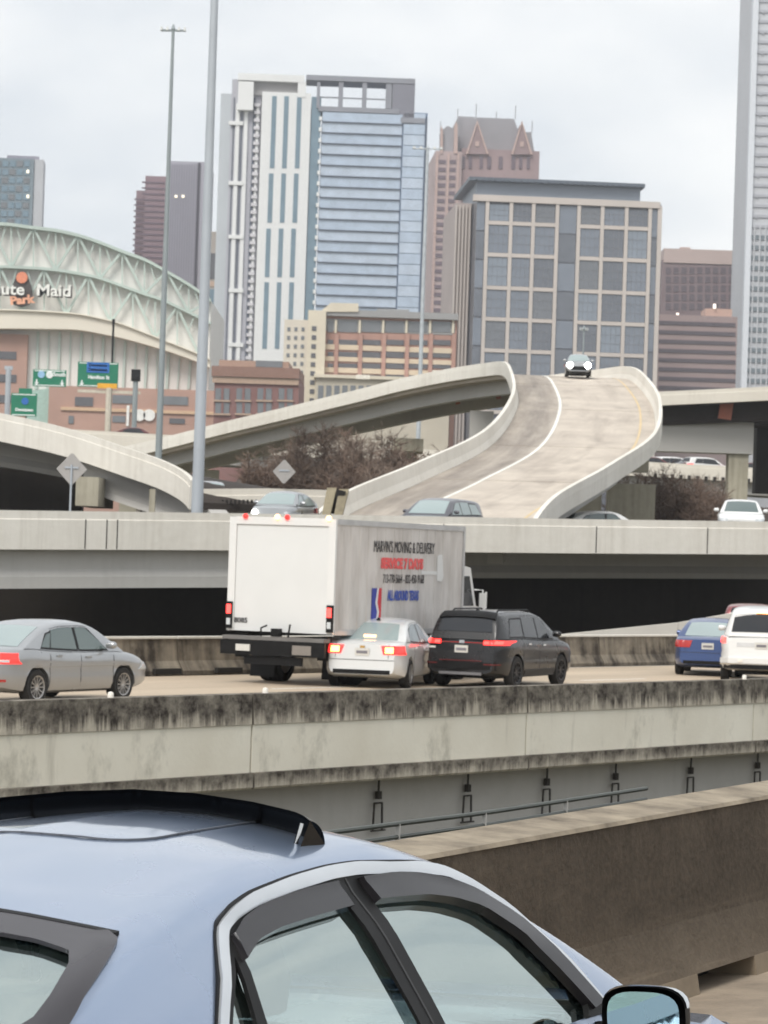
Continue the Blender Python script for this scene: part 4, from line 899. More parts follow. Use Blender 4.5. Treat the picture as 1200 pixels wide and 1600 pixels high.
# --- white sedan
c = Car('white_sedan', 'white sedan braking behind the box truck, beside the black SUV', 'car', SEDAN, paint('paint_white_silver', C(214, 215, 214), .15, .3), M_glass_md)
std_sedan(c, M_tail, rear_glass=M_glass_lt); c.wheels(M_rim, 10); c.antenna(-.72)
for sg in (-1, 1): c.endpatch('brake_lamp', sg*.5, sg*.68, .76, .88, M_amber, .022)
e = c.top(-1.55, 0); MB().box(e+Vector((0, 0, .02)), (.03, .26, .05)).build('high_brake_lamp', M_brake, c.root)
e = c.end(0, .86); MB().box((e.x-.015, 0, .885), (.02, .1, .05)).build('badge', plain('badge_gold', C(190, 150, 80), .4, .5), c.root)
cx, cy = W(566, 1000, 62.6).x, 62.6; h = R_(12); c.put(cx+math.sin(h)*2.31, cy+math.cos(h)*2.31, ZA, 12)
# --- black SUV
c = Car('black_suv', 'black SUV with lit red tail lamps and roof rails on the highway', 'SUV', SUV, paint('paint_black', C(22, 22, 24), .1, .28, .35), M_glass_dk)
c.topglass('rear_window', -2.225, -2.0, .66, .55, M_glass_dk, .012); c.topglass('spoiler', -2.06, -1.86, .66, .62, M_trim, .05); c.topglass('windscreen', 1.26, .5, .7, .58, M_glass_dk)
for sg in (-1, 1):
    c.window(-.86, -.06, -.78, -.02, sg=sg); c.window(.0, .92, .05, .42, sg=sg); c.window(-1.75, -.94, -1.5, -.86, sg=sg, zu=.72, name='quarter_window'); c.seams((-1.0, -.02, 1.05), .36, sg)
    c.handle(-.7, .98, sg, M_chrome); c.handle(.2, .95, sg, M_chrome); c.mirror(.85, 1.13, sg)
    a, b = c.top(-1.7, sg*.52), c.top(.2, sg*.56); MB().tube([a, a+Vector((.12, 0, .07)), b+Vector((-.12, 0, .07)), b], .018, 8).build('roof_rail', M_trim, c.root)
    c.endpatch('tail_lamp', sg*.5, sg*.93, .96, 1.06, M_tail, .014); c.endpatch('brake_lamp', sg*.52, sg*.64, .975, 1.045, M_tail_hot, .03); c.endpatch('brake_lamp', sg*.74, sg*.86, .975, 1.045, M_tail_hot, .03); c.endpatch('reflector', sg*.55, sg*.85, .53, .55, plain('dim_red', C(110, 34, 32), .4), .03)
    c.sidepatch('cladding', -.9, .95, .27, .42, plain('cladding', C(44, 44, 46), .6), .014, sg)
c.endpatch('light_bar', -.5, .5, .995, 1.01, M_tail_off, .012); c.endpatch('bumper_red_line', -.5, .5, .605, .617, plain('dim_red', C(110, 34, 32), .4), .03); c.endpatch('bumper_panel', -.8, .8, .42, .58, M_trim, .028); c.endpatch('skid_plate', -.5, .5, .3, .36, plain('skid_silver', C(120, 120, 124), .5, .4), .03)
c.plate(.86); e = c.end(0, 1.0); MB().box((e.x-.02, 0, 1.02), (.015, .12, .07)).build('badge', M_chrome, c.root); c.endpatch('sticker', .62, .8, .86, .9, M_plate); c.wheels(M_rimd, 10); c.antenna(-1.5)
cx = W(721, 1000, 64.3).x; h = R_(24); c.put(cx+math.sin(h)*2.39, 64.3+math.cos(h)*2.39, ZA, 24)
# --- blue sedan and white van-like SUV at right, red SUV ahead of them
c = Car('blue_sedan', 'blue sedan half hidden behind the white SUV at the right edge', 'car', SEDAN, paint('paint_blue', C(52, 74, 122), .4, .3), M_glass_lt)
std_sedan(c, M_tail_off, rear_glass=M_glass_lt); c.wheels(M_rim, 8); cx = W(1106, 1000, 76).x; h = R_(10); c.put(cx+math.sin(h)*2.31, 76+math.cos(h)*2.31, ZA, 10); c.endpatch('brake_lamp', -.86, -.7, .78, .88, M_tail, .03)
WSUV = dict(SUV, L=5.1, W=2.0, r=.39, clear=.3, deck=[(-2.55, 1.1), (-2.35, 1.18), (-1.4, 1.2), (0, 1.17), (1.0, 1.15), (1.7, 1.12), (2.3, 1.05), (2.55, .85)], roof=[(-2.47, 1.15), (-2.4, 1.4), (-2.3, 1.72), (-2.15, 1.8), (-1.0, 1.87), (-.1, 1.87), (.3, 1.82), (.8, 1.5), (1.2, 1.13)], wb=2.95)
c = Car('white_suv', 'tall white SUV with lit brake lamp cut by the right edge', 'SUV', WSUV, paint('paint_white', C(226, 226, 224), 0, .35), M_glass_dk)
c.topglass('rear_window', -2.44, -2.31, .74, .66, M_glass_dk, .012); c.topglass('windscreen', 1.1, .4, .76, .62, M_glass_dk)
for sg in (-1, 1):
    c.window(-.86, -.06, -.8, -.02, sg=sg); c.window(.0, .85, .05, .36, sg=sg); c.window(-1.9, -.94, -1.8, -.88, sg=sg, name='quarter_window')
    c.endpatch('tail_lamp', sg*.86, sg*.985, .98, 1.12, M_tail_hot, .016); c.mirror(.8, 1.22, sg)
c.endpatch('tail_panel', -.6, .6, .9, 1.0, plain('tail_panel_grey', C(196, 196, 196), .5)); c.endpatch('bumper', -.95, .95, .5, .62, c.pm, .06); c.endpatch('bumper_line', -.96, .96, .47, .5, M_chrome, .05); c.endpatch('bumper_lower', -.9, .9, .36, .47, M_trim, .02); c.plate(.94)
e = c.top(-2.28, 0); MB().box(e+Vector((-.06, 0, .0)), (.06, .3, .06)).build('high_brake_lamp', M_brake, c.root); c.endpatch('reverse_lamp', .45, .56, .53, .6, M_refl, .08); c.wheels(M_rim, 6)
cx = W(1190, 1000, 72).x; h = R_(8); c.put(cx+math.sin(h)*2.55, 72+math.cos(h)*2.55, ZA, 8)
c = Car('red_suv', 'dark red SUV roof showing just above the white SUV', 'SUV', SUV, paint('paint_red', C(132, 62, 64), .3, .3), M_glass_dk)
c.topglass('rear_window', -2.225, -2.0, .66, .55, M_glass_dk, .012); c.wheels(M_rim, 8); cx = W(1186, 950, 93).x; c.put(cx, 95, ZA, 8)
for sg in (-1, 1): c.endpatch('tail_lamp', sg*.55, sg*.9, .95, 1.06, M_tail, .014)
# --- cars on the overpass and far roads
def B_z(x): return float(np.interp(x, [p.x for p in Bp], [p.z for p in Bp]))
def B_y(x): return float(np.interp(x, [p.x for p in Bp], [p.y for p in Bp]))
def simple(name, label, cat, sp, pm, gl, tail, group=None):
    c = Car(name, label, cat, dict(sp, arch=True), pm, gl, group); sd_ = sp is not SUV
    if sd_: std_sedan(c, tail)
    else:
        c.topglass('rear_window', -2.225, -2.0, .66, .55, gl, .012); c.topglass('windscreen', 1.26, .5, .7, .58, gl)
        for sg in (-1, 1):
            c.window(-.86, -.06, -.78, -.02, sg=sg); c.window(.0, .92, .05, .42, sg=sg); c.window(-1.75, -.94, -1.5, -.86, sg=sg, zu=.72, name='quarter_window'); c.mirror(.85, 1.13, sg)
            c.endpatch('tail_lamp', sg*.5, sg*.9, .96, 1.06, tail, .014); c.endpatch('head_lamp', sg*.55, sg*.88, .7, .82, M_head_off, .014, False)
    c.wheels(M_rim, 8); return c
c = simple('grey_suv', 'dark grey SUV at the foot of the big ramp, facing left', 'SUV', SUV, paint('paint_grey', C(92, 92, 98), .5, .3), M_glass_lt, M_tail_off)
x = W(688, 800, 106.5).x; c.put(x, 106.8, B_z(x)-.12, 204)
c = simple('white_car', 'white car facing the camera behind the overpass barrier at right', 'car', SEDAN, MATS['paint_white'], M_glass_md, M_tail_off)
x = W(1160, 800, 114).x; c.put(x, 114.5, B_z(x)+.28, 186)
c = simple('white_car', 'white car roof barely showing over the overpass barrier below the ramp', 'car', SEDAN, MATS['paint_white'], M_glass_md, M_tail_off)
x = W(937, 800, 109).x; c.put(x*124/109, 124, B_z(x), 70)
SMALL = dict(SEDAN, L=3.9, W=1.6)
far = simple('oncoming_car', 'small car with bright headlights cresting the big ramp', 'car', SMALL, MATS['paint_silver'], M_glass_lt, M_tail_off)
for sg in (-1, 1): MB().lathe([(0, .07), (.15, .06), (.2, 0), (.14, -.04), (0, -.04)], (0, 0, 0), 'X', 14).build('lit_head_lamp', M_head, far.root, far.end(sg*.56, .66, False)+Vector((.03, 0, 0)))
far.put(W(903, 575, 186).x, 186, 11.72+Z0, 182)
def clone(src, label, x, y, z, hd, group=None):
    r = copy_tree(src.root); r['label'] = label
    r.location = (x, y, z); r.rotation_euler = (0, 0, math.pi/2-R_(hd))
    if group: r['group'] = group
    return r
clone(far, 'oncoming car with headlights on, right beside the thick light pole', W(328, 760, 121).x, 121, float(Fp[0].z)-.2, 175)
blk = clone(far, 'car with one bright headlamp just above the truck roof', W(447, 790, 106).x, 106, B_z(W(447, 790, 106).x)+.3, 195)
lm = [o for o in blk.children if o.name.startswith('lit_head_lamp')]; bpy.data.objects.remove(max(lm, key=lambda o: o.location.y)); [setattr(o, 'scale', (.6, .55, .55)) for o in blk.children if o.name.startswith('lit_head_lamp')]
redc = simple('far_car', 'far car', 'car', SEDAN, paint('paint_maroon', C(96, 44, 44), .3, .35), M_glass_dk, M_tail_hot)
D_at = lambda px, dy=5: Dp[0].lerp(Dp[1], (px-60)/1260)+Vector((0, dy, .02))
p = D_at(1031); redc.put(p.x, p.y, p.z, 60); redc.root['label'] = 'dark red car on the far highway just right of the ramp barrier'; redc.root['group'] = 'cars on the far highway'
whc = simple('far_car', 'far car', 'car', SUV, MATS['paint_white'], M_glass_dk, M_tail)
p = D_at(1072, 8); whc.put(p.x, p.y, p.z, 70); whc.root['label'] = 'white van on the far highway, left of the hammerhead column'; whc.root['group'] = 'cars on the far highway'
for src, px, lab in ((redc, 1098, 'dark car with red lamps on the far highway, second from the ramp'), (whc, 1116, 'pale car on the far highway just left of the hammerhead column'), (redc, 1186, 'car with red lamps on the far highway right of the column')):
    p = D_at(px, 5); clone(src, lab, p.x, p.y, p.z, 62, 'cars on the far highway')
for src, px, lab in ((redc, 207, 'small dark car on the far highway left of the thin light pole'),):
    p = D_at(px, 4); clone(src, lab, p.x, p.y, p.z, 80, 'cars on the far highway')
# ------------------------------------------------------------------ box truck
M_box = NT('truck_box_panel'); k = M_box; k.b.inputs['Roughness'].default_value = .45
c0 = k.mix(k.noise(k.vec('Object', (1, 1, .25)), 2.2, 6, .65, .4, .75), C(208, 204, 200), C(172, 166, 160)); k.col(c0); k.bump(k.noise(k.vec('Object', (1, 1, .15)), 3, 3), .12, .02); M_box = k.m
M_door = plain('truck_door_white', C(216, 217, 216), .4, 0, .03, 1.2); M_cab = paint('truck_cab_white', C(222, 222, 220), 0, .35)
T0 = empty('box_truck', label='white box moving truck with printed side and roll-up rear door', cat='truck')
BL, BW, Z_0, Z_1 = 6.6, 2.56, 1.12, 3.56
MB().span(0.06, BL, -BW/2, BW/2, Z_0, Z_1).build('cargo_box', M_box, T0)
for y0, y1, z0, z1 in ((-BW/2-.01, -BW/2+.16, Z_0, Z_1), (BW/2-.16, BW/2+.01, Z_0, Z_1), (-BW/2+.16, BW/2-.16, Z_1-.14, Z_1+.015), ): MB().span(-.02, .055, y0, y1, z0, z1+.01).build('rear_frame', M_cab, T0)
MB().span(.01, .05, -BW/2+.165, BW/2-.165, Z_0+.0, Z_1-.145).build('roll_up_door', M_door, T0)
for i in range(1, 1): MB().span(.004, .012, -BW/2+.165, BW/2-.165, Z_0+i*.38-.006, Z_0+i*.38+.006).build('door_rib', plain('door_rib', C(222, 222, 220), .5), T0)
for sg in (-1, 1):
    MB().span(.06, BL, sg*(BW/2+.004)-.02, sg*(BW/2+.004)+.02, Z_1-.1, Z_1+.02).build('top_rail', plain('rail_alu', C(186, 186, 186), .4, .5), T0); MB().span(.06, BL, sg*(BW/2+.004)-.02, sg*(BW/2+.004)+.02, Z_0-.02, Z_0+.1).build('bottom_rail', MATS['rail_alu'], T0)
    MB().span(-.06, .0, sg*(BW/2-.06)-.075, sg*(BW/2-.06)+.075, 1.16, 1.74).build('lamp_panel', M_trim, T0)
    MB().span(-.085, -.062, sg*(BW/2-.06)-.05, sg*(BW/2-.06)+.05, 1.48, 1.68).build('tail_lamp', M_tail_hot, T0); MB().span(-.08, -.062, sg*(BW/2-.06)-.045, sg*(BW/2-.06)+.045, 1.24, 1.38).build('reverse_lamp', M_head_off, T0)
    MB().span(BL-.06, BL+.02, sg*(BW/2)-.03, sg*(BW/2)+.03, Z_0, Z_1).build('front_corner', MATS['rail_alu'], T0)
for i, y in enumerate((-.12, .12, .9, -1.12)): MB().lathe([(0, -.05), (.055, -.04), (.06, 0), (0, 0)], (-.02, y, Z_1+.03), 'X', 10).build('marker_lamp', (M_tail, M_brake, M_tail, M_brake)[i], T0)
n_rib = 14
for i in range(n_rib):
    for sg in (-1, 1): MB().span(.3+i*.43-.02, .3+i*.43+.02, sg*(BW/2+.001)-.006, sg*(BW/2+.001)+.006, Z_0+.1, Z_1-.1).build('side_rib', M_box, T0)
fr = MB(); fr.span(.0, BL+2.2, -.45, -.33, .72, .98); fr.span(.0, BL+2.2, .33, .45, .72, .98); fr.span(.6, .75, -.34, .34, .76, .94); fr.span(3.6, 3.75, -.34, .34, .76, .94); fr.build('chassis_frame', M_trim, T0)
MB().span(-.3, .0, -BW/2+.05, BW/2-.05, .94, 1.02).build('step_deck', plain('step_grey', C(120, 118, 116), .6, .4), T0); MB().span(-.32, -.24, -BW/2+.02, BW/2-.02, .62, .93).build('rear_bumper', M_trim, T0); MB().span(-.25, -.2, -.7, .7, .42, .6).build('underride_bar', M_trim, T0)
MB().span(-.34, -.325, -.95, -.5, .66, .86).build('bumper_plate', plain('worn_plate', C(128, 122, 116), .6), T0); MB().span(-.36, -.3, .52, .86, .7, .84).build('licence_plate', M_plate, T0)
MB().span(-.28, -.1, -.12, .06, 1.03, 1.2).build('hitch_block', M_trim, T0); MB().tube([(-.2, .34, 1.02), (-.2, .34, 1.2), (-.2, .2, 1.26)], .02, 8).build('grab_handle', M_trim, T0); MB().tube([(-.2, -.32, 1.02), (-.2, -.36, 1.3)], .022, 8).build('grab_handle', M_trim, T0)
o = link('door_marking', text_mesh('8085', .15, plain('marking_dark', C(66, 66, 68), .6), .002, 1.1, .004), T0, (-.002, .95, Z_0+.22)); o.rotation_euler = (math.pi/2, 0, -math.pi/2)
for xw in (1.55, 7.0):
    for y in ((-1.02, -.74, .74, 1.02) if xw < 2 else (-1.02, 1.02)):
        wr = empty('wheel', (xw, y, .46)); wr.parent = T0
        MB().lathe([(.28, -.12), (.4, -.13), (.46, -.1), (.46, .1), (.4, .13), (.28, .12)], n=28, axis='Y').build('tyre', M_tyre, wr, smooth=40); MB().lathe([(.28, -.09), (.2, -.04), (.1, -.02), (.09, -.08), (0, -.08)], n=20, axis='Y').build('rim', M_rim, wr, smooth=40)
for sg in (-1, 1): MB().box((.95, sg*.88, .42), (.02, .6, .62), ry=.1).build('mud_flap', M_trim, T0); MB().span(.1, .3, sg*1.0-.12, sg*1.0+.12, .55, 1.05).build('bracket', M_trim, T0)
# cab
cabp = [(BL+.15, .62), (BL+.15, 2.62), (BL+.5, 2.68), (BL+1.05, 2.62), (BL+1.42, 1.72), (BL+2.25, 1.58), (BL+2.5, 1.3), (BL+2.55, .62)]
MB().prism(cabp, -1.0, 1.0).build('cab', M_cab, T0)
for sg in (-1, 1):
    MB().prism([(BL+.34, 1.72), (BL+.34, 2.42), (BL+.98, 2.42), (BL+1.26, 1.72)], sg*1.006-.006, sg*1.006+.006).build('cab_window', M_glass_dk, T0)
    MB().span(BL+.28, BL+.3, sg*1.002-.006, sg*1.002+.006, .9, 2.5).build('door_gap', M_seam, T0)
    ar = MB().tube([(BL+1.3, sg*1.0, 1.5), (BL+1.35, sg*1.2, 1.5), (BL+1.35, sg*1.2, 2.1), (BL+1.3, sg*1.0, 2.1)], .02, 8).build('mirror_arm', M_cab, T0); MB().box((BL+1.35, sg*1.21, 1.85), (.09, .16, .36)).build('mirror_head', M_cab, ar)
MB().prism([(BL+1.08, 2.56), (BL+1.1, 2.6), (BL+1.45, 1.76), (BL+1.42, 1.73)], -.94, .94).build('windscreen', M_glass_dk, T0)
MB().tube([(BL+1.9, -1.0, 1.5), (BL+1.95, -1.02, 2.05)], .025, 8).build('fender_mirror_post', M_cab, T0)
# lettering on the right side (faces -y)
blk_t = plain('lettering_black', C(46, 44, 46), .6); red_t = plain('lettering_red', C(226, 92, 92), .6, 0, .15, 8); blu_t = plain('lettering_blue', C(58, 84, 170), .6)
def side_text(body, size, mat, x, z, sx, bold=.006):
    o = link('lettering', text_mesh(body, size, mat, .003, sx, bold), T0, (x, -BW/2-.014, z)); o.rotation_euler = (math.pi/2, 0, 0); return o
side_text("MARVIN'S MOVING & DELIVERY", .36, blk_t, 3.4, 3.02, .62, 0); side_text('SERVICE 7 DAYS', .3, red_t, 3.3, 2.66, 1.0, .02); side_text('713-770-5664 - 832-450-9168', .28, blk_t, 3.4, 2.32, .62, 0); side_text('ALL AROUND TEXAS', .3, blu_t, 3.4, 1.95, .56, .012)
e_ = empty('emblem', (2.05, -BW/2-.012, 1.7)); e_.parent = T0
MB().prism([(-.24, -.42), (-.24, .42), (.02, .42), (-.06, .1), (.04, -.1), (-.04, -.42)], -.003, .003).build('blue_field', plain('emblem_blue', C(52, 62, 150), .6), e_); MB().prism([(.1, .42), (.24, .42), (.24, -.42), (.06, -.42), (.14, -.1), (.04, .1)], -.003, .003).build('red_field', plain('emblem_red', C(196, 44, 56), .6), e_)
MB().prism([(.02, .42), (.1, .42), (.04, .1), (.14, -.1), (.06, -.42), (-.04, -.42), (.04, -.1), (-.06, .1)], -.0035, .0025).build('white_figure', M_door, e_)
mb = MB().prism([(5.15, 2.3), (5.15, 2.86), (5.24, 2.9), (5.4, 2.9), (5.46, 2.6), (5.5, 2.4), (5.4, 2.28)], -BW/2-.014, -BW/2-.008); mb.build('paint_patch', M_door, T0); MB().span(4.3, 5.14, -BW/2-.012, -BW/2-.007, 2.44, 2.52).build('paint_patch', M_door, T0)
h = 26; cx = W(436, 1000, 63.2).x; T0.location = (cx, 63.2, ZA); T0.rotation_euler = (0, 0, math.pi/2-R_(h))
# ================================================================== the blue car in front (hollow cabin, real glass)
M_blue = paint('paint_ice_blue', C(146, 162, 187), .62, .27, 1.0)
k = NT('near_glass'); t_ = k.t; t_.nodes.remove(k.b); out = t_.nodes['Material Output']
tr = k.n('BsdfTransparent'); tr.inputs[0].default_value = (.58, .68, .66, 1); gl_ = k.n('BsdfGlossy'); gl_.inputs['Roughness'].default_value = .03; gl_.inputs['Color'].default_value = (.8, .9, .88, 1)
lw = k.n('Fresnel'); lw.inputs['IOR'].default_value = 1.5; ms = k.n('MixShader'); dif = k.n('BsdfDiffuse'); dif.inputs[0].default_value = C(120, 140, 136); ms2 = k.n('MixShader')
hz_ = k.noise(k.vec('Object', (1.2, 1.2, 2.2)), 1.4, 4, .6, .3, .75); k.l(k.math('MULTIPLY_ADD', hz_, .10, .02), ms2.inputs[0])        # thin film putting the reflected green-grey into the glass colour
k.l(tr.outputs[0], ms2.inputs[1]); k.l(dif.outputs[0], ms2.inputs[2]); k.l(k.math('MULTIPLY', lw.outputs[0], .55), ms.inputs[0]); k.l(ms2.outputs[0], ms.inputs[1]); k.l(gl_.outputs[0], ms.inputs[2]); k.l(ms.outputs[0], out.inputs[0]); M_nglass = k.m
M_vis = plain('visor_smoke', C(40, 39, 42), .2, 0, .06, 5, 0, .4); M_seat = plain('seat_fabric', C(96, 92, 88), .85, 0, .1, 6); M_dash = plain('dash_plastic', C(52, 52, 54), .7); M_visblk = glassy('roof_visor_acrylic', C(12, 12, 13), .25, .35); M_frit = plain('window_frit', C(58, 56, 60), .25, 0, .06, 4, 0, .35)
NC = empty('blue_sedan', label='ice-blue sedan with dark window visors in the foreground', cat='car')
ACC = dict(L=4.86, W=1.85, wb=2.775, r=.33, clear=.18, tumble=.40, deck=[(-2.43, .98), (-2.2, 1.07), (-1.7, 1.075), (-1.1, 1.02), (-.2, .97), (.6, .945), (1.2, .96), (1.6, .93), (2.1, .84), (2.43, .7)],
           roof=[(-1.86, 1.065), (-1.45, 1.20), (-1.05, 1.325), (-.6, 1.425), (-.1, 1.48), (.3, 1.485), (.62, 1.425), (1.0, 1.23), (1.42, .965)])
class Near(Car):
    def __init__(s):
        s.sp = ACC; s.pm = M_blue; s.root = NC; s.glass = M_nglass; s.hl = ACC['L']/2; s.hw = ACC['W']/2
        s.zd = interp(ACC['deck']); s.zt = interp(ACC['roof']); s.xr = -1.86; s.xf = 1.42; s.zb0 = .18; s.tumble = .40; s.lean_top = .12
    def gsec(s, x):
        zb, zt = s.zd(x)-.015, s.zt(x); h = max(.002, zt-zb); k_ = min(1, h/.42)
        wb = .935*s.w(x)
        if x < -.7: wb *= 1-.10*((-.7-x)/1.16)**1.6
        wt = wb-s.tumble*h
        # smooth shoulder: side, then an elliptical turn into the crowned roof
        P_ = [(wb, zb), (wb-(wb-wt)*.33, zb+.30*h), (wb-(wb-wt)*.72, zb+.62*h), (wt-.012*k_, zb+.80*h)]
        cx, cz = wt-.15*k_, zb+.80*h; 
        for a in (18, 36, 54, 72, 88): P_.append((cx+(.15-.012)*k_*math.cos(R_(a)), cz+.165*h*math.sin(R_(a))))
        P_ += [(cx*.7, zb+h*.995+.012*k_), (cx*.35, zb+h+.03*k_), (0, zb+h+.038*k_)]
        return P_
nc = Near()
# shell: fine grid with the window openings left out
def side_poly(): return DLO
DLO = [(-.83, 1.015), (-.685, 1.174), (-.552, 1.295), (-.505, 1.33), (-.445, 1.35), (-.343, 1.368), (-.156, 1.384), (.03, 1.392), (.178, 1.391), (.468, 1.37), (.59, 1.35), (.694, 1.312), (.837, 1.238), (.983, 1.093), (1.07, .985), (.6, .975), (0, .99), (-.5, 1.005)]
def inside(p, poly):
    x, y = p; r = False; n = len(poly); j = n-1
    for i in range(n):
        if (poly[i][1] > y) != (poly[j][1] > y) and x < (poly[j][0]-poly[i][0])*(y-poly[i][1])/(poly[j][1]-poly[i][1])+poly[i][0]: r = not r
        j = i
    return r
RW_ = [(-1.80, .69), (-1.5, .72), (-1.27, .72), (-1.15, .70), (-1.02, .66), (-.93, .625), (-.87, .5)]; RWIN = RW_+[(x, -y) for x, y in RW_[::-1]]; FWIN = [(1.36, -.66), (1.36, .66), (.66, .54), (.66, -.54)]
gx = np.linspace(-1.86, 1.42, 240); secs = []
for x in gx:
    P_ = nc.gsec(x); d_ = [0]
    for a, b in zip(P_, P_[1:]): d_.append(d_[-1]+math.hypot(a[0]-b[0], a[1]-b[1]))
    tt = np.linspace(0, d_[-1], 61); ys_ = np.interp(tt, d_, [p[0] for p in P_]); zs_ = np.interp(tt, d_, [p[1] for p in P_])
    for _ in range(14):                                  # round the polyline
        ys_[1:-1] = (ys_[:-2]+2*ys_[1:-1]+ys_[2:])/4; zs_[1:-1] = (zs_[:-2]+2*zs_[1:-1]+zs_[2:])/4
    secs.append((ys_, zs_))
vs = []; fs = []; K_ = 61
for sg in (-1, 1):
    for x, (ys_, zs_) in zip(gx, secs): vs += [(float(x), sg*float(a), float(b)) for a, b in zip(ys_, zs_)]
for q, sg in enumerate((-1, 1)):
    base = q*240*K_
    for i in range(239):
        for j in range(K_-1):
            xm = (gx[i]+gx[i+1])/2; ym = (secs[i][0][j]+secs[i][0][j+1])/2; zm = (secs[i][1][j]+secs[i][1][j+1])/2
            if j < 36 and inside((xm, zm), DLO): continue
            if inside((xm, ym), RWIN) and j > 16 and xm < -.84: continue
            if inside((xm, ym), FWIN) and j > 16 and xm > .6: continue
            a = base+i*K_+j; fs.append((a, a+1, a+K_+1, a+K_))
me = MB().add(vs, fs).mesh('cabin_shell', M_blue)
bm = bmesh.new(); bm.from_mesh(me); bmesh.ops.remove_doubles(bm, verts=bm.verts, dist=.0005); bmesh.ops.delete(bm, geom=[v for v in bm.verts if not v.link_faces], context='VERTS'); bmesh.ops.recalc_face_normals(bm, faces=bm.faces); bm.to_mesh(me); bm.free()
me.polygons.foreach_set('use_smooth', [True]*len(me.polygons)); link('cabin_shell', me, NC)
hl_ = MB().add([(x*.985 if 0 else x, y*.965, z-.03) for x, y, z in vs], [f for f in fs]); hl_.build('headliner', plain('headliner', C(120, 114, 108), .9), NC)
# lower body
Car._body_lower = None
ends = [0, .012, .04, .1, .2, .35, .55, .8]; xs_ = sorted(set([-nc.hl+e for e in ends]+[nc.hl-e for e in ends]+list(np.linspace(-nc.hl+1, nc.hl-1, 25)))); vs2 = []
for x in xs_:
    for y, z in nc.sec(x): vs2.append(nc.P(x, y, z))
    for y, z in nc.sec(x)[1:-1][::-1]: vs2.append(nc.P(x, -y, z))
R2 = 20; n2 = len(xs_); fs2 = []
for i in range(n2-1):
    for j in range(R2):
        if j in (8, 9, 10, 11) and -1.75 < (xs_[i]+xs_[i+1])/2 < 1.3: continue         # open under the cabin
        fs2.append((i*R2+j, i*R2+(j+1) % R2, (i+1)*R2+(j+1) % R2, (i+1)*R2+j))
fs2 += [tuple(range(R2)), tuple(range((n2-1)*R2, n2*R2))[::-1]]
MB().add(vs2, fs2).build('body', M_blue, NC, smooth=38)
nc.wheels(M_rim, 10)
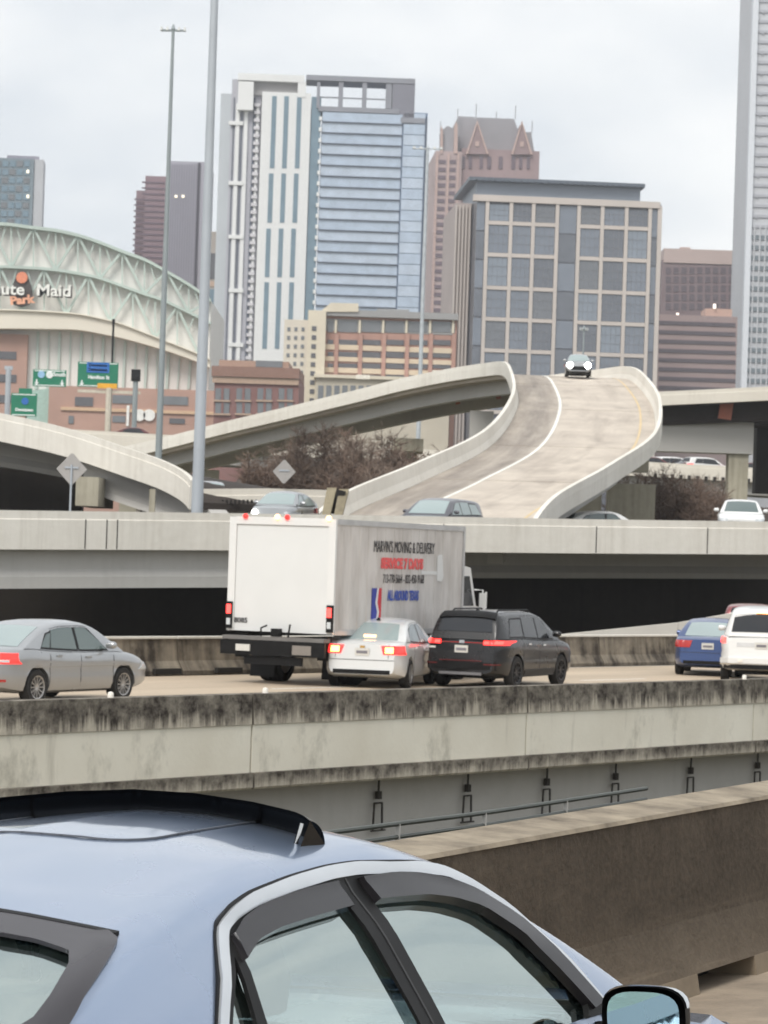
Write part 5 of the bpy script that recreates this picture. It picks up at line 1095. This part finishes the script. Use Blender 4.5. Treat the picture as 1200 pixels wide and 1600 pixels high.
# glass
def sidewin(name, bot, tp, mat, off, sg, nu=14, nv=8): return nc.patch(name, lambda x, z: nc.side(x, z, sg), bot, tp, mat, off, nu, nv, Vector((0, sg, .3)))
def side2(x, z, sg):
    P_ = nc.gsec(x); zs_ = [p[1] for p in P_]; return Vector((x, sg*float(np.interp(z, zs_, [p[0] for p in P_])), z))
nc.side = lambda x, z, sg=-1: side2(x, z, sg) if z > nc.zd(x)-.015 else nc.P(x, sg*nc.ysec(x, z), z)
def top_at(x):
    return float(np.interp(x, [p[0] for p in DLO[:15]], [p[1] for p in DLO[:15]]))
def bot_at(x): return float(np.interp(x, [-.83, -.5, 0, .6, 1.07], [1.01, 1.0, .985, .97, .98]))
for sg in (-1, 1):
    sidewin('rear_door_glass', [(x, bot_at(x)-.01) for x in np.linspace(-.82, .16, 15)], [(x, top_at(x)-.003) for x in np.linspace(-.80, .07, 15)], M_nglass, -.014, sg, 24)
    sidewin('front_door_glass', [(x, bot_at(x)-.01) for x in np.linspace(.22, 1.05, 15)], [(x, top_at(x)-.003) for x in np.linspace(.12, 1.04, 15)], M_nglass, -.014, sg, 24)
    sidewin('door_pillar', [(.135, .985), (.245, .985)], [(.03, 1.394), (.15, 1.394)], M_trim, .004, sg, 4, 12)
    sidewin('pillar_gap', [(.185, .985), (.192, .985)], [(.085, 1.394), (.092, 1.394)], M_seam, .006, sg, 2, 12)
    sidewin('quarter_divider', [(-.62, .99), (-.572, .99)], [(-.535, 1.305), (-.5, 1.32)], M_trim, .006, sg, 3, 10)
    # smoked rain visors along the tops of the doors
    sidewin('window_visor', [(-.523, 1.273), (-.435, 1.302), (-.32, 1.315), (-.17, 1.322), (.033, 1.328)], [(-.507, 1.322), (-.438, 1.346), (-.3, 1.37), (-.13, 1.382), (.026, 1.387)], M_vis, .022, sg, 18, 4)
    sidewin('window_visor', [(.17, 1.33), (.3, 1.325), (.42, 1.318), (.54, 1.30), (.66, 1.27), (.78, 1.2), (.88, 1.11), (.985, 1.0)], [(.15, 1.386), (.3, 1.38), (.45, 1.367), (.58, 1.347), (.69, 1.308), (.83, 1.235), (.95, 1.12), (1.05, 1.01)], M_vis, .022, sg, 22, 4)
    # bright window surround
    ring = DLO[:15]; mb = MB(); N = len(ring); vo = []
    rs = []
    for i in range(N-1):
        for q in range(4): rs.append((ring[i][0]+(ring[i+1][0]-ring[i][0])*q/4, ring[i][1]+(ring[i+1][1]-ring[i][1])*q/4))
    rs.append(ring[-1]); rs = [rs[0]]+[((a[0]+2*b[0]+c[0])/4, (a[1]+2*b[1]+c[1])/4) for a, b, c in zip(rs, rs[1:], rs[2:])]+[rs[-1]]; rs = [(-.86, .98)]+rs
    for nm_, lo, hi, mt, of in (('window_chrome', .002, .027, plain('satin_trim', C(206, 210, 214), .3, .6, .04, 6), .011), ('window_rubber', -.014, .003, M_trim, .006), ('roof_gap', .027, .033, M_trim, .004)):
        a_, b_ = [], []
        for i, p in enumerate(rs):
            q0, q1 = rs[max(i-1, 0)], rs[min(i+1, len(rs)-1)]; tx, tz = q1[0]-q0[0], q1[1]-q0[1]; l_ = math.hypot(tx, tz); nx, nz = -tz/l_, tx/l_
            a_.append((p[0]+nx*lo, p[1]+nz*lo)); b_.append((p[0]+nx*hi, p[1]+nz*hi))
        nc.patch(nm_, lambda x, z, sg=sg: nc.side(x, z, sg), a_, b_, mt, of, len(rs)*1-1, 2, Vector((0, sg, .3)))
    # mirror
    p = nc.side(1.0, .985, sg); mr = empty('door_mirror', p+Vector((-.02, sg*.15, .01))); mr.parent = NC; mr.scale = (.84, .84, .84)
    prof = lambda u, v: None
    def shell(u, v):
        a = math.pi/2*u; th = 2*math.pi*v; ry_, rz_ = .13, .088
        e = 3.2; cc, ss = math.cos(th), math.sin(th); rr = (abs(cc)**e+abs(ss)**e)**(-1/e)
        return Vector((.115*math.sin(a)-.03, sg*(ry_*rr*cc*math.cos(a)**.45)*1.0, rz_*rr*ss*math.cos(a)**.45))
    MB().grid(shell, 8, 36).build('housing', M_trim, mr, smooth=60)
    vcap = MB().grid(lambda u, v: shell(.04+u*.6, .05+v*.4)*1.03+Vector((0, 0, .002)), 8, 16); vcap.build('housing_cap', M_chrome, mr, smooth=60)
    MB().grid(lambda u, v: Vector((-.034, shell(0, v).y*(.86*u), shell(0, v).z*(.84*u))), 2, 36).build('mirror_glass', plain('mirror_silver', C(190, 214, 212), .03, 1.0, 0), mr)
    MB().tube([(0.02, -sg*.1, -.05), (.03, -sg*.2, -.06)], .032, 10).build('mirror_arm', M_trim, mr)
    sidewin('mirror_base', [(.95, .985), (1.1, .985)], [(.98, 1.03), (1.05, 1.02)], M_trim, .012, sg, 3, 3)
RG_ = [(-1.79, .70), (-1.5, .73), (-1.27, .73), (-1.15, .71), (-1.02, .672), (-.93, .635), (-.868, .51)]; nc.patch('rear_glass', nc.top, [(x, -y) for x, y in RG_], RG_, M_nglass, -.014, 24, 12, Vector((-.4, 0, 1)))
def topstrip(name, pts_a, pts_b, mat, off=.004): return nc.patch(name, nc.top, pts_a, pts_b, mat, off, 24, 4, Vector((-.4, 0, 1)))
for sg in (-1, 1): topstrip('window_frit', [(-1.81, sg*.66), (-1.5, sg*.69), (-1.25, sg*.70), (-1.15, sg*.675), (-1.02, sg*.63), (-.957, sg*.59), (-.935, sg*.5), (-.935, sg*.42)], [(-1.81, sg*.72), (-1.5, sg*.745), (-1.3, sg*.745), (-1.165, sg*.726), (-1.02, sg*.692), (-.93, sg*.665), (-.855, sg*.638), (-.832, sg*.60)], M_frit, .005)
topstrip('window_frit', [(-.935, -.45+.9*i/8) for i in range(9)], [(-.83, -.62+1.24*i/8) for i in range(9)], M_frit, .004); topstrip('window_gap', [(-.838, -.62+1.24*i/8) for i in range(9)], [(-.824, -.62+1.24*i/8) for i in range(9)], M_trim, .005)
nc.topglass('windscreen', 1.35, .67, .65, .53, M_nglass, -.01)
# sunroof panel gap and the smoked visor standing at its front edge
sr = []
X0, X1, HY, RR = -.27, .30, .31, .13
for a in range(0, 91, 15): sr.append((X0+RR-RR*math.sin(R_(a)), -HY+RR-RR*math.cos(R_(a))))
sr = [(X1, -HY)]+sr+[(x, -y) for x, y in sr[::-1]]+[(X1, HY)]; full = []
for a, b in zip(sr, sr[1:]):
    n = max(1, int(math.hypot(a[0]-b[0], a[1]-b[1])/.05)); full += [(a[0]+(b[0]-a[0])*q/n, a[1]+(b[1]-a[1])*q/n) for q in range(n)]
full.append(sr[-1]); ps = [nc.top(x, y)+Vector((0, 0, .002)) for x, y in full]
mb = MB(); 
for a, b in zip(ps, ps[1:]): mb.bar(a, b+(b-a)*.1, .007, .004)
mb.build('sunroof_gap', plain('sunroof_seal', C(92, 96, 104), .6), NC)
def visor(u, v):
    y = -.53+1.06*u; b = nc.top(.30-.36*y*y, y); ed = min(1, (.53-abs(y))/.05); hgt = .056*(max(0, ed)**.5*.2+.8)*(1+.3*(y/.53)**2)
    th = v*1.25; return b+Vector((-.07*v*v, 0, -.004+hgt*math.sin(th)/math.sin(1.25)))
MB().grid(visor, 48, 8).build('sunroof_visor', M_visblk, NC, smooth=60)
for sg in (-1, 1):
    b = visor(0 if sg < 0 else 1, 0); t = visor(0 if sg < 0 else 1, 1); MB().add([b, t, b+Vector((-.1, -sg*.01, -.0))], [(0, 1, 2)]).build('visor_end', M_visblk, NC)
    MB().bar(t+Vector((-.004, -sg*.02, -.006)), b+Vector((-.085, -sg*.03, .004)), .008, .008).build('visor_clip', M_chrome, NC)
# interior
for sg in (-1, 1):
    for x0 in (.2, -.75):
        st_ = empty('seat', (x0, sg*.36, .55)); st_.parent = NC
        MB().lathe([(0, -.05), (.2, -.05), (.235, .1), (.21, .42), (.15, .5), (0, .51)], n=16).build('backrest', M_seat, st_, smooth=60); st_.scale = (.5, 1.1, 1)
        MB().lathe([(0, .54), (.11, .55), (.13, .63), (.11, .72), (0, .74)], n=14).build('headrest', M_seat, st_, smooth=60)
        st_.rotation_euler = (0, -.2, 0)
MB().span(.82, 1.36, -.68, .68, .6, .96).build('dashboard', M_dash, NC)
MB().lathe([(.17, -.015), (.19, 0), (.17, .015), (.155, 0), (.17, -.015)], (0, 0, 0), 'X', 28).build('steering_wheel', M_dash, NC, loc=(.6, .36, .93), smooth=60).rotation_euler = (0, -.4, 0)
MB().span(-1.75, -1.0, -.62, .62, .9, .985).build('parcel_shelf', plain('shelf_grey', C(96, 94, 92), .9), NC)
MB().box((-1.35, .1, 1.02), (.24, .3, .08)).build('tissue_box', plain('box_blue', C(90, 150, 220), .6), NC)
MB().span(-1.0, .7, -.8, .8, .3, .34).build('cabin_floor', M_dash, NC)
NCH, NRL = R_(27), R_(-3)           # the lane is banked three degrees towards the median
f_ = Vector((math.sin(NCH), math.cos(NCH), 0)); l0 = Vector((-math.cos(NCH), math.sin(NCH), 0)); u0 = Vector((0, 0, 1))
l_ = l0*math.cos(NRL)+u0*math.sin(NRL); u_ = u0*math.cos(NRL)-l0*math.sin(NRL); o_ = Vector((-.603, 6.738, .108))
NC.matrix_world = Matrix(((f_.x, l_.x, u_.x, o_.x), (f_.y, l_.y, u_.y, o_.y), (f_.z, l_.z, u_.z, o_.z), (0, 0, 0, 1)))
# ================================================================== poles, signs, shrubs
M_pole = plain('galvanised_pole', C(178, 184, 190), .55, .2, .08, .4); M_pole2 = plain('pole_green_grey', C(148, 156, 158), .6, .2, .08, .3); M_sgn = plain('sign_green', C(24, 122, 92), .5, 0, .06, .3); M_sblue = plain('sign_blue', C(44, 108, 186), .5); M_sylw = plain('sign_yellow', C(232, 172, 52), .5); M_swht = plain('sign_legend', C(236, 240, 238), .5); M_sback = plain('sign_back_alu', C(176, 172, 168), .5, .5, .08, 2)
def pole(name, label, px, pyb, pxt, pyt, d, r0, r1, arm, mat, base_drop=3.0, armz=0):
    b, t = W(px, pyb, d), W(pxt, pyt, d); h = t.z-b.z; x = (b.x+t.x)/2 if False else b.x
    r = empty(name, (b.x, d, b.z-base_drop), 0, label, 'light pole')
    MB().tube([(0, 0, 0), (0, 0, (h+base_drop)*.5), (0, 0, h+base_drop)], [r0, (r0+r1)/2, r1], 14).build('shaft', mat, r, smooth=50)
    MB().lathe([(r0*1.6, 0), (r0*1.6, .25), (r0*1.1, .35), (r0, .35)], n=14).build('base', mat, r)
    z = h+base_drop
    MB().bar((-arm, 0, z), (arm, 0, z+.03), .12, .12).build('cross_arm', mat, r)
    for q in (-1, -.5, .5, 1): MB().box((q*arm, 0, z+.1), (arm*.22, .35, .22), taper=.7).build('luminaire', plain('luminaire_grey', C(188, 190, 188), .5, .2), r)
    MB().lathe([(.1, 0), (.13, .1), (.05, .35), (0, .4)], (0, 0, z), n=10).build('finial', mat, r)
pole('light_pole', 'thin high-mast light pole with crossbar in front of the ballpark', 248, 705, 270, 48, 172, .22, .09, .68, M_pole2, 4)
pole('light_pole', 'thick grey light pole rising past the top of the picture', 308, 795, 345, -130, 107, .225, .13, .9, M_pole, 2)
pole('light_pole', 'slim light pole with white crossbar in front of the blue tower', 656, 605, 668, 233, 250, .2, .12, 1.15, plain('pole_pale', C(186, 192, 196), .5, .3), 5)
pole('light_pole', 'short light pole behind the car cresting the ramp', 911, 560, 912, 516, 240, .09, .06, .3, M_pole2, 5)
def post(name, label, px, py0, py1, d, w_, mat, cat='post', drop=3):
    b, t = W(px, py1, d), W(px, py0, d); r = empty(name, (b.x, d, b.z-drop), 0, label, cat); h = t.z-b.z+drop
    MB().tube([(0, 0, 0), (0, 0, h)], w_, 8).build('shaft', mat, r); return r, h
r, h = post('signal_post', 'dark post with a box on top in front of the ballpark base', 209, 588, 682, 300, .26, M_pole2); MB().box((0, 0, h+.1), (.9, .7, 1.2)).build('head', M_trim, r)
r, h = post('sign_post', 'pale sign support post below the large green sign', 168, 606, 678, 300, .3, plain('post_cream', C(204, 196, 180), .7)); MB().bar((-3.2, .2, h-.4), (3.2, .2, h-.4), .25, .3).build('cross_beam', MATS['post_cream'], r)
r, h = post('mast', 'thin dark mast in front of the curved cream beam', 174, 502, 600, 320, .12, M_trim, 'mast', 6); MB().box((0, 0, h), (.3, .2, .5)).build('cap', M_trim, r)
r, h = post('sign_post', 'grey support post at far left below the small sign', 11, 575, 650, 300, .28, M_pole); MB().box((0, 0, h), (.8, .4, .4)).build('cap', M_pole, r)
# green guide signs
def gsign(label, px0, py0, px1, py1, d):
    a, b = W(px0, py0, d), W(px1, py1, d); r = empty('guide_sign', ((a.x+b.x)/2, d, (a.z+b.z)/2), 0, label, 'sign'); w_, h_ = abs(b.x-a.x), abs(a.z-b.z)
    MB().box((0, 0, 0), (w_, .15, h_)).build('panel', M_sgn, r)
    for z in (-h_/2+.12, h_/2-.12): MB().box((0, -.085, z), (w_-.3, .02, .09)).build('border', M_swht, r)
    return r, w_, h_
def stext(r, body, size, x, z, mat=None, sx=1):
    o = link('legend', text_mesh(body, size, mat or M_swht, .02, sx, .02), r, (x, -.1, z)); o.rotation_euler = (math.pi/2, 0, 0)
def arrow(r, x, z, s_, mat=None): MB().prism([(x-.12*s_, z+.5*s_), (x+.12*s_, z+.5*s_), (x+.12*s_, z), (x+.4*s_, z), (x, z-.5*s_), (x-.4*s_, z), (x-.12*s_, z)], -.13, -.09).build('arrow', mat or M_swht, r)
r, w_, h_ = gsign('small green guide sign with two round shields, left of the big one', 52, 577, 103, 605, 300)
for x, mt in ((-.85, plain('shield_blue', C(150, 190, 222), .5)), (-.0, M_swht)): MB().lathe([(0, -.03), (.36, -.03), (.38, .03)], (x, -.1, .35), 'Y', 14).build('shield', mt, r)
stext(r, 'South', .55, 1.0, .4); arrow(r, -1.3, -.45, .6); arrow(r, 1.3, -.45, .6)
r, w_, h_ = gsign('large green guide sign with blue panel and yellow tab', 122, 565, 184, 606, 300)
MB().box((.0, -.1, .72), (2.3, .04, 1.05)).build('blue_panel', M_sblue, r); stext(r, 'Downtown', .42, 0, .95, sx=.95); stext(r, 'Destinations', .42, 0, .5, sx=.9); stext(r, 'Hamilton St', .5, .1, -.28, sx=.9); arrow(r, -1.6, -.9, .6); MB().box((1.0, -.12, -1.12), (2.0, .06, .5)).build('yellow_tab', M_sylw, r); arrow(r, 1.0, -1.1, .4, M_trim)
r, w_, h_ = gsign('green exit sign low at far left above the flyover', 18, 614, 57, 651, 290)
MB().lathe([(0, -.03), (.34, -.03), (.36, .03)], (.1, -.1, .35), 'Y', 14).build('shield', M_sblue, r); stext(r, 'Downtown', .4, .05, -.5, sx=.95); MB().box((.1, -.0, h_/2+.25), (1.3, .12, .5)).build('tab', M_sgn, r)
r, w_, h_ = gsign('teal street sign above the rising ramp near the brick office', 581, 606, 630, 616, 400); 
p = W(563, 620, 420); tag(MB().box((0, 0, 0), (1.5, .2, 1.0)).box((0, 0, -1.6), (.15, .15, 2.4)).build('red_sign', plain('sign_pink_red', C(206, 120, 116), .6), None, p), 'small red sign board beside the teal street sign', 'sign')
for px, py, d, sx, sz, lab in ((567, 589, 530, 2.6, .8, 'small white sign on the front of the brick office'), (688, 587, 420, 2.4, 1.5, 'cream rounded sign at the right end of the brick office'), (610, 624, 405, 4.0, .9, 'long white board just under the teal street sign')):
    tag(MB().box((0, 0, 0), (sx, .2, sz), taper=.92).build('sign_board', plain('board_white', C(232, 226, 212), .6), None, W(px, py, d)), lab, 'sign')
# diamond sign backs
def diamond(label, px, py, half, d, stem, drop=1.2):
    p = W(px, py, d); r = empty('diamond_sign', p, 0, label, 'sign'); h = half*d/FPX
    MB().prism([(-h, 0), (-h*.08, h*1.02), (h*.08, h*1.02), (h, 0), (h*.08, -h*1.02), (-h*.08, -h*1.02)], -.01, .01).build('plate', M_sback, r)
    MB().box((0, -.03, h*.1), (h*.9, .03, .06)).build('brace', M_pole, r)
    if stem: MB().tube([(0, -.045, h*.3), (0, -.045, -stem)], .035, 8).build('stem', M_pole, r)
diamond('large grey back of a diamond warning sign on the overpass at left', 112, 733, 24, 97, 1.6)
diamond('small grey back of a diamond sign in front of the brown shrubs', 444, 737, 18, 118, .0)
# bare brown shrubs behind the overpass
def shrub(label, px, pyt, d, wid, ht, seed, base=-1.0, group='bare shrubs around the big ramp'):
    rnd = random.Random(seed); t = W(px, pyt, d); r = empty('bare_shrub', (t.x, d, t.z-ht), 0, label, 'shrub', group)
    st = MB(); tw = MB(); up = Vector((0, 0, 1))
    def blade(p, v, w_):
        s_ = v.cross(Vector((rnd.gauss(0, 1), rnd.gauss(0, 1), rnd.gauss(0, .3)))); s_ = s_.normalized()*w_; tw.add([p-s_, p+s_, p+v], [(0, 1, 2)])
    for i in range(13):
        a = rnd.uniform(0, 6.28); q = rnd.uniform(.1, .5); b = Vector((math.cos(a)*wid*.15, math.sin(a)*wid*.15, -1.5)); e = Vector((math.cos(a)*wid*q, math.sin(a)*wid*q, ht*rnd.uniform(.5, 1.0)))
        m_ = b.lerp(e, .5)+Vector((rnd.uniform(-.3, .3), rnd.uniform(-.3, .3), .2)); st.tube([b, m_, e], [.07, .045, .015], 5)
        for j in range(44):
            t = rnd.uniform(.15, 1); p = b.lerp(m_, t*2) if t < .5 else m_.lerp(e, t*2-1); dv = Vector((rnd.gauss(0, .8), rnd.gauss(0, .8), rnd.uniform(.1, 1.1))).normalized()*rnd.uniform(.6, 1.3)*(1.25-t*.6)
            blade(p, dv, .028)
            for k_ in range(9):
                u_ = rnd.uniform(.2, 1); v2 = (dv.normalized()+Vector((rnd.gauss(0, .6), rnd.gauss(0, .6), rnd.gauss(.15, .45)))).normalized()*rnd.uniform(.25, .6); blade(p+dv*u_, v2, .014)
    st.build('stems', M_stem, r)
    q = tw.build('twigs', M_twig[seed % 3], r, fix=False); q['kind'] = 'stuff'
M_stem = plain('shrub_stem', C(84, 70, 64), .9); M_twig = [plain('twig_brown', C(118, 100, 88), .9, 0, .25, .8), plain('twig_mauve', C(132, 116, 104), .9, 0, .25, .8), plain('twig_dark', C(98, 84, 74), .9, 0, .25, .8)]
for i, (px, py, d) in enumerate(((405, 694, 150), (450, 680, 156), (492, 674, 150), (530, 670, 158), (570, 674, 150), (610, 678, 156), (650, 690, 148), (690, 692, 154), (470, 706, 142), (545, 706, 140), (610, 712, 138))):
    shrub('bare shrub left of the big ramp, %s from left in the %s row' % (('first', 'second', 'third', 'fourth', 'fifth', 'sixth', 'seventh', 'eighth', 'first', 'second', 'third')[i], 'back' if i < 8 else 'front'), px, py, d, 2.6, 4.2, i+3)
for i, (px, py, d) in enumerate(((985, 742, 168), (1030, 734, 172), (1072, 746, 168), (1108, 752, 172), (1050, 762, 160), (1095, 768, 158))):
    shrub('bare shrub under the right flyover, %s from left in the %s row' % (('first', 'second', 'third', 'fourth', 'first', 'second')[i], 'back' if i < 4 else 'front'), px, py, d, 2.4, 3.6, i+31)
# earth bank the shrubs grow on
k = NT('bank_soil'); k.b.inputs['Roughness'].default_value = .95; k.col(k.mix(k.noise(k.vec('Object'), .6, 8, .7, .3, .7), C(80, 68, 60), C(50, 43, 38)))
def bank(x0, x1, y0, y1, z0, z1):
    rnd = random.Random(int(x0*10)); mb = MB(); n = 24; m_ = 6
    mb.grid(lambda u, v: Vector((x0+(x1-x0)*u, y0+(y1-y0)*v, z0+(z1-z0)*min(1, v*1.4)+rnd.uniform(-.25, .25)-1.2*abs(2*u-1)**4)), n, m_)
    return tag(mb.build('earth_bank', k.m, smooth=60, fix=False), kind='structure')
a, b = W(370, 745, 160), W(720, 745, 160); bank(a.x, b.x, 128, 172, .5, a.z+1.3); a, b = W(960, 770, 170), W(1140, 770, 170); bank(a.x, b.x+4, 158, 180, 0, a.z)
# ================================================================== thin winter haze round everything
hb_ = MB().span(-900, 900, -60, 1400, -10.5, 330).mesh('haze')
k = NT('haze_air'); k.t.nodes.remove(k.b); pv = k.n('VolumePrincipled'); pv.inputs['Color'].default_value = (.93, .95, 1, 1); pv.inputs['Density'].default_value = .00019; pv.inputs['Anisotropy'].default_value = .2
k.l(pv.outputs[0], k.t.nodes['Material Output'].inputs['Volume']); hb_.materials.append(k.m); tag(link('haze', hb_), kind='stuff')
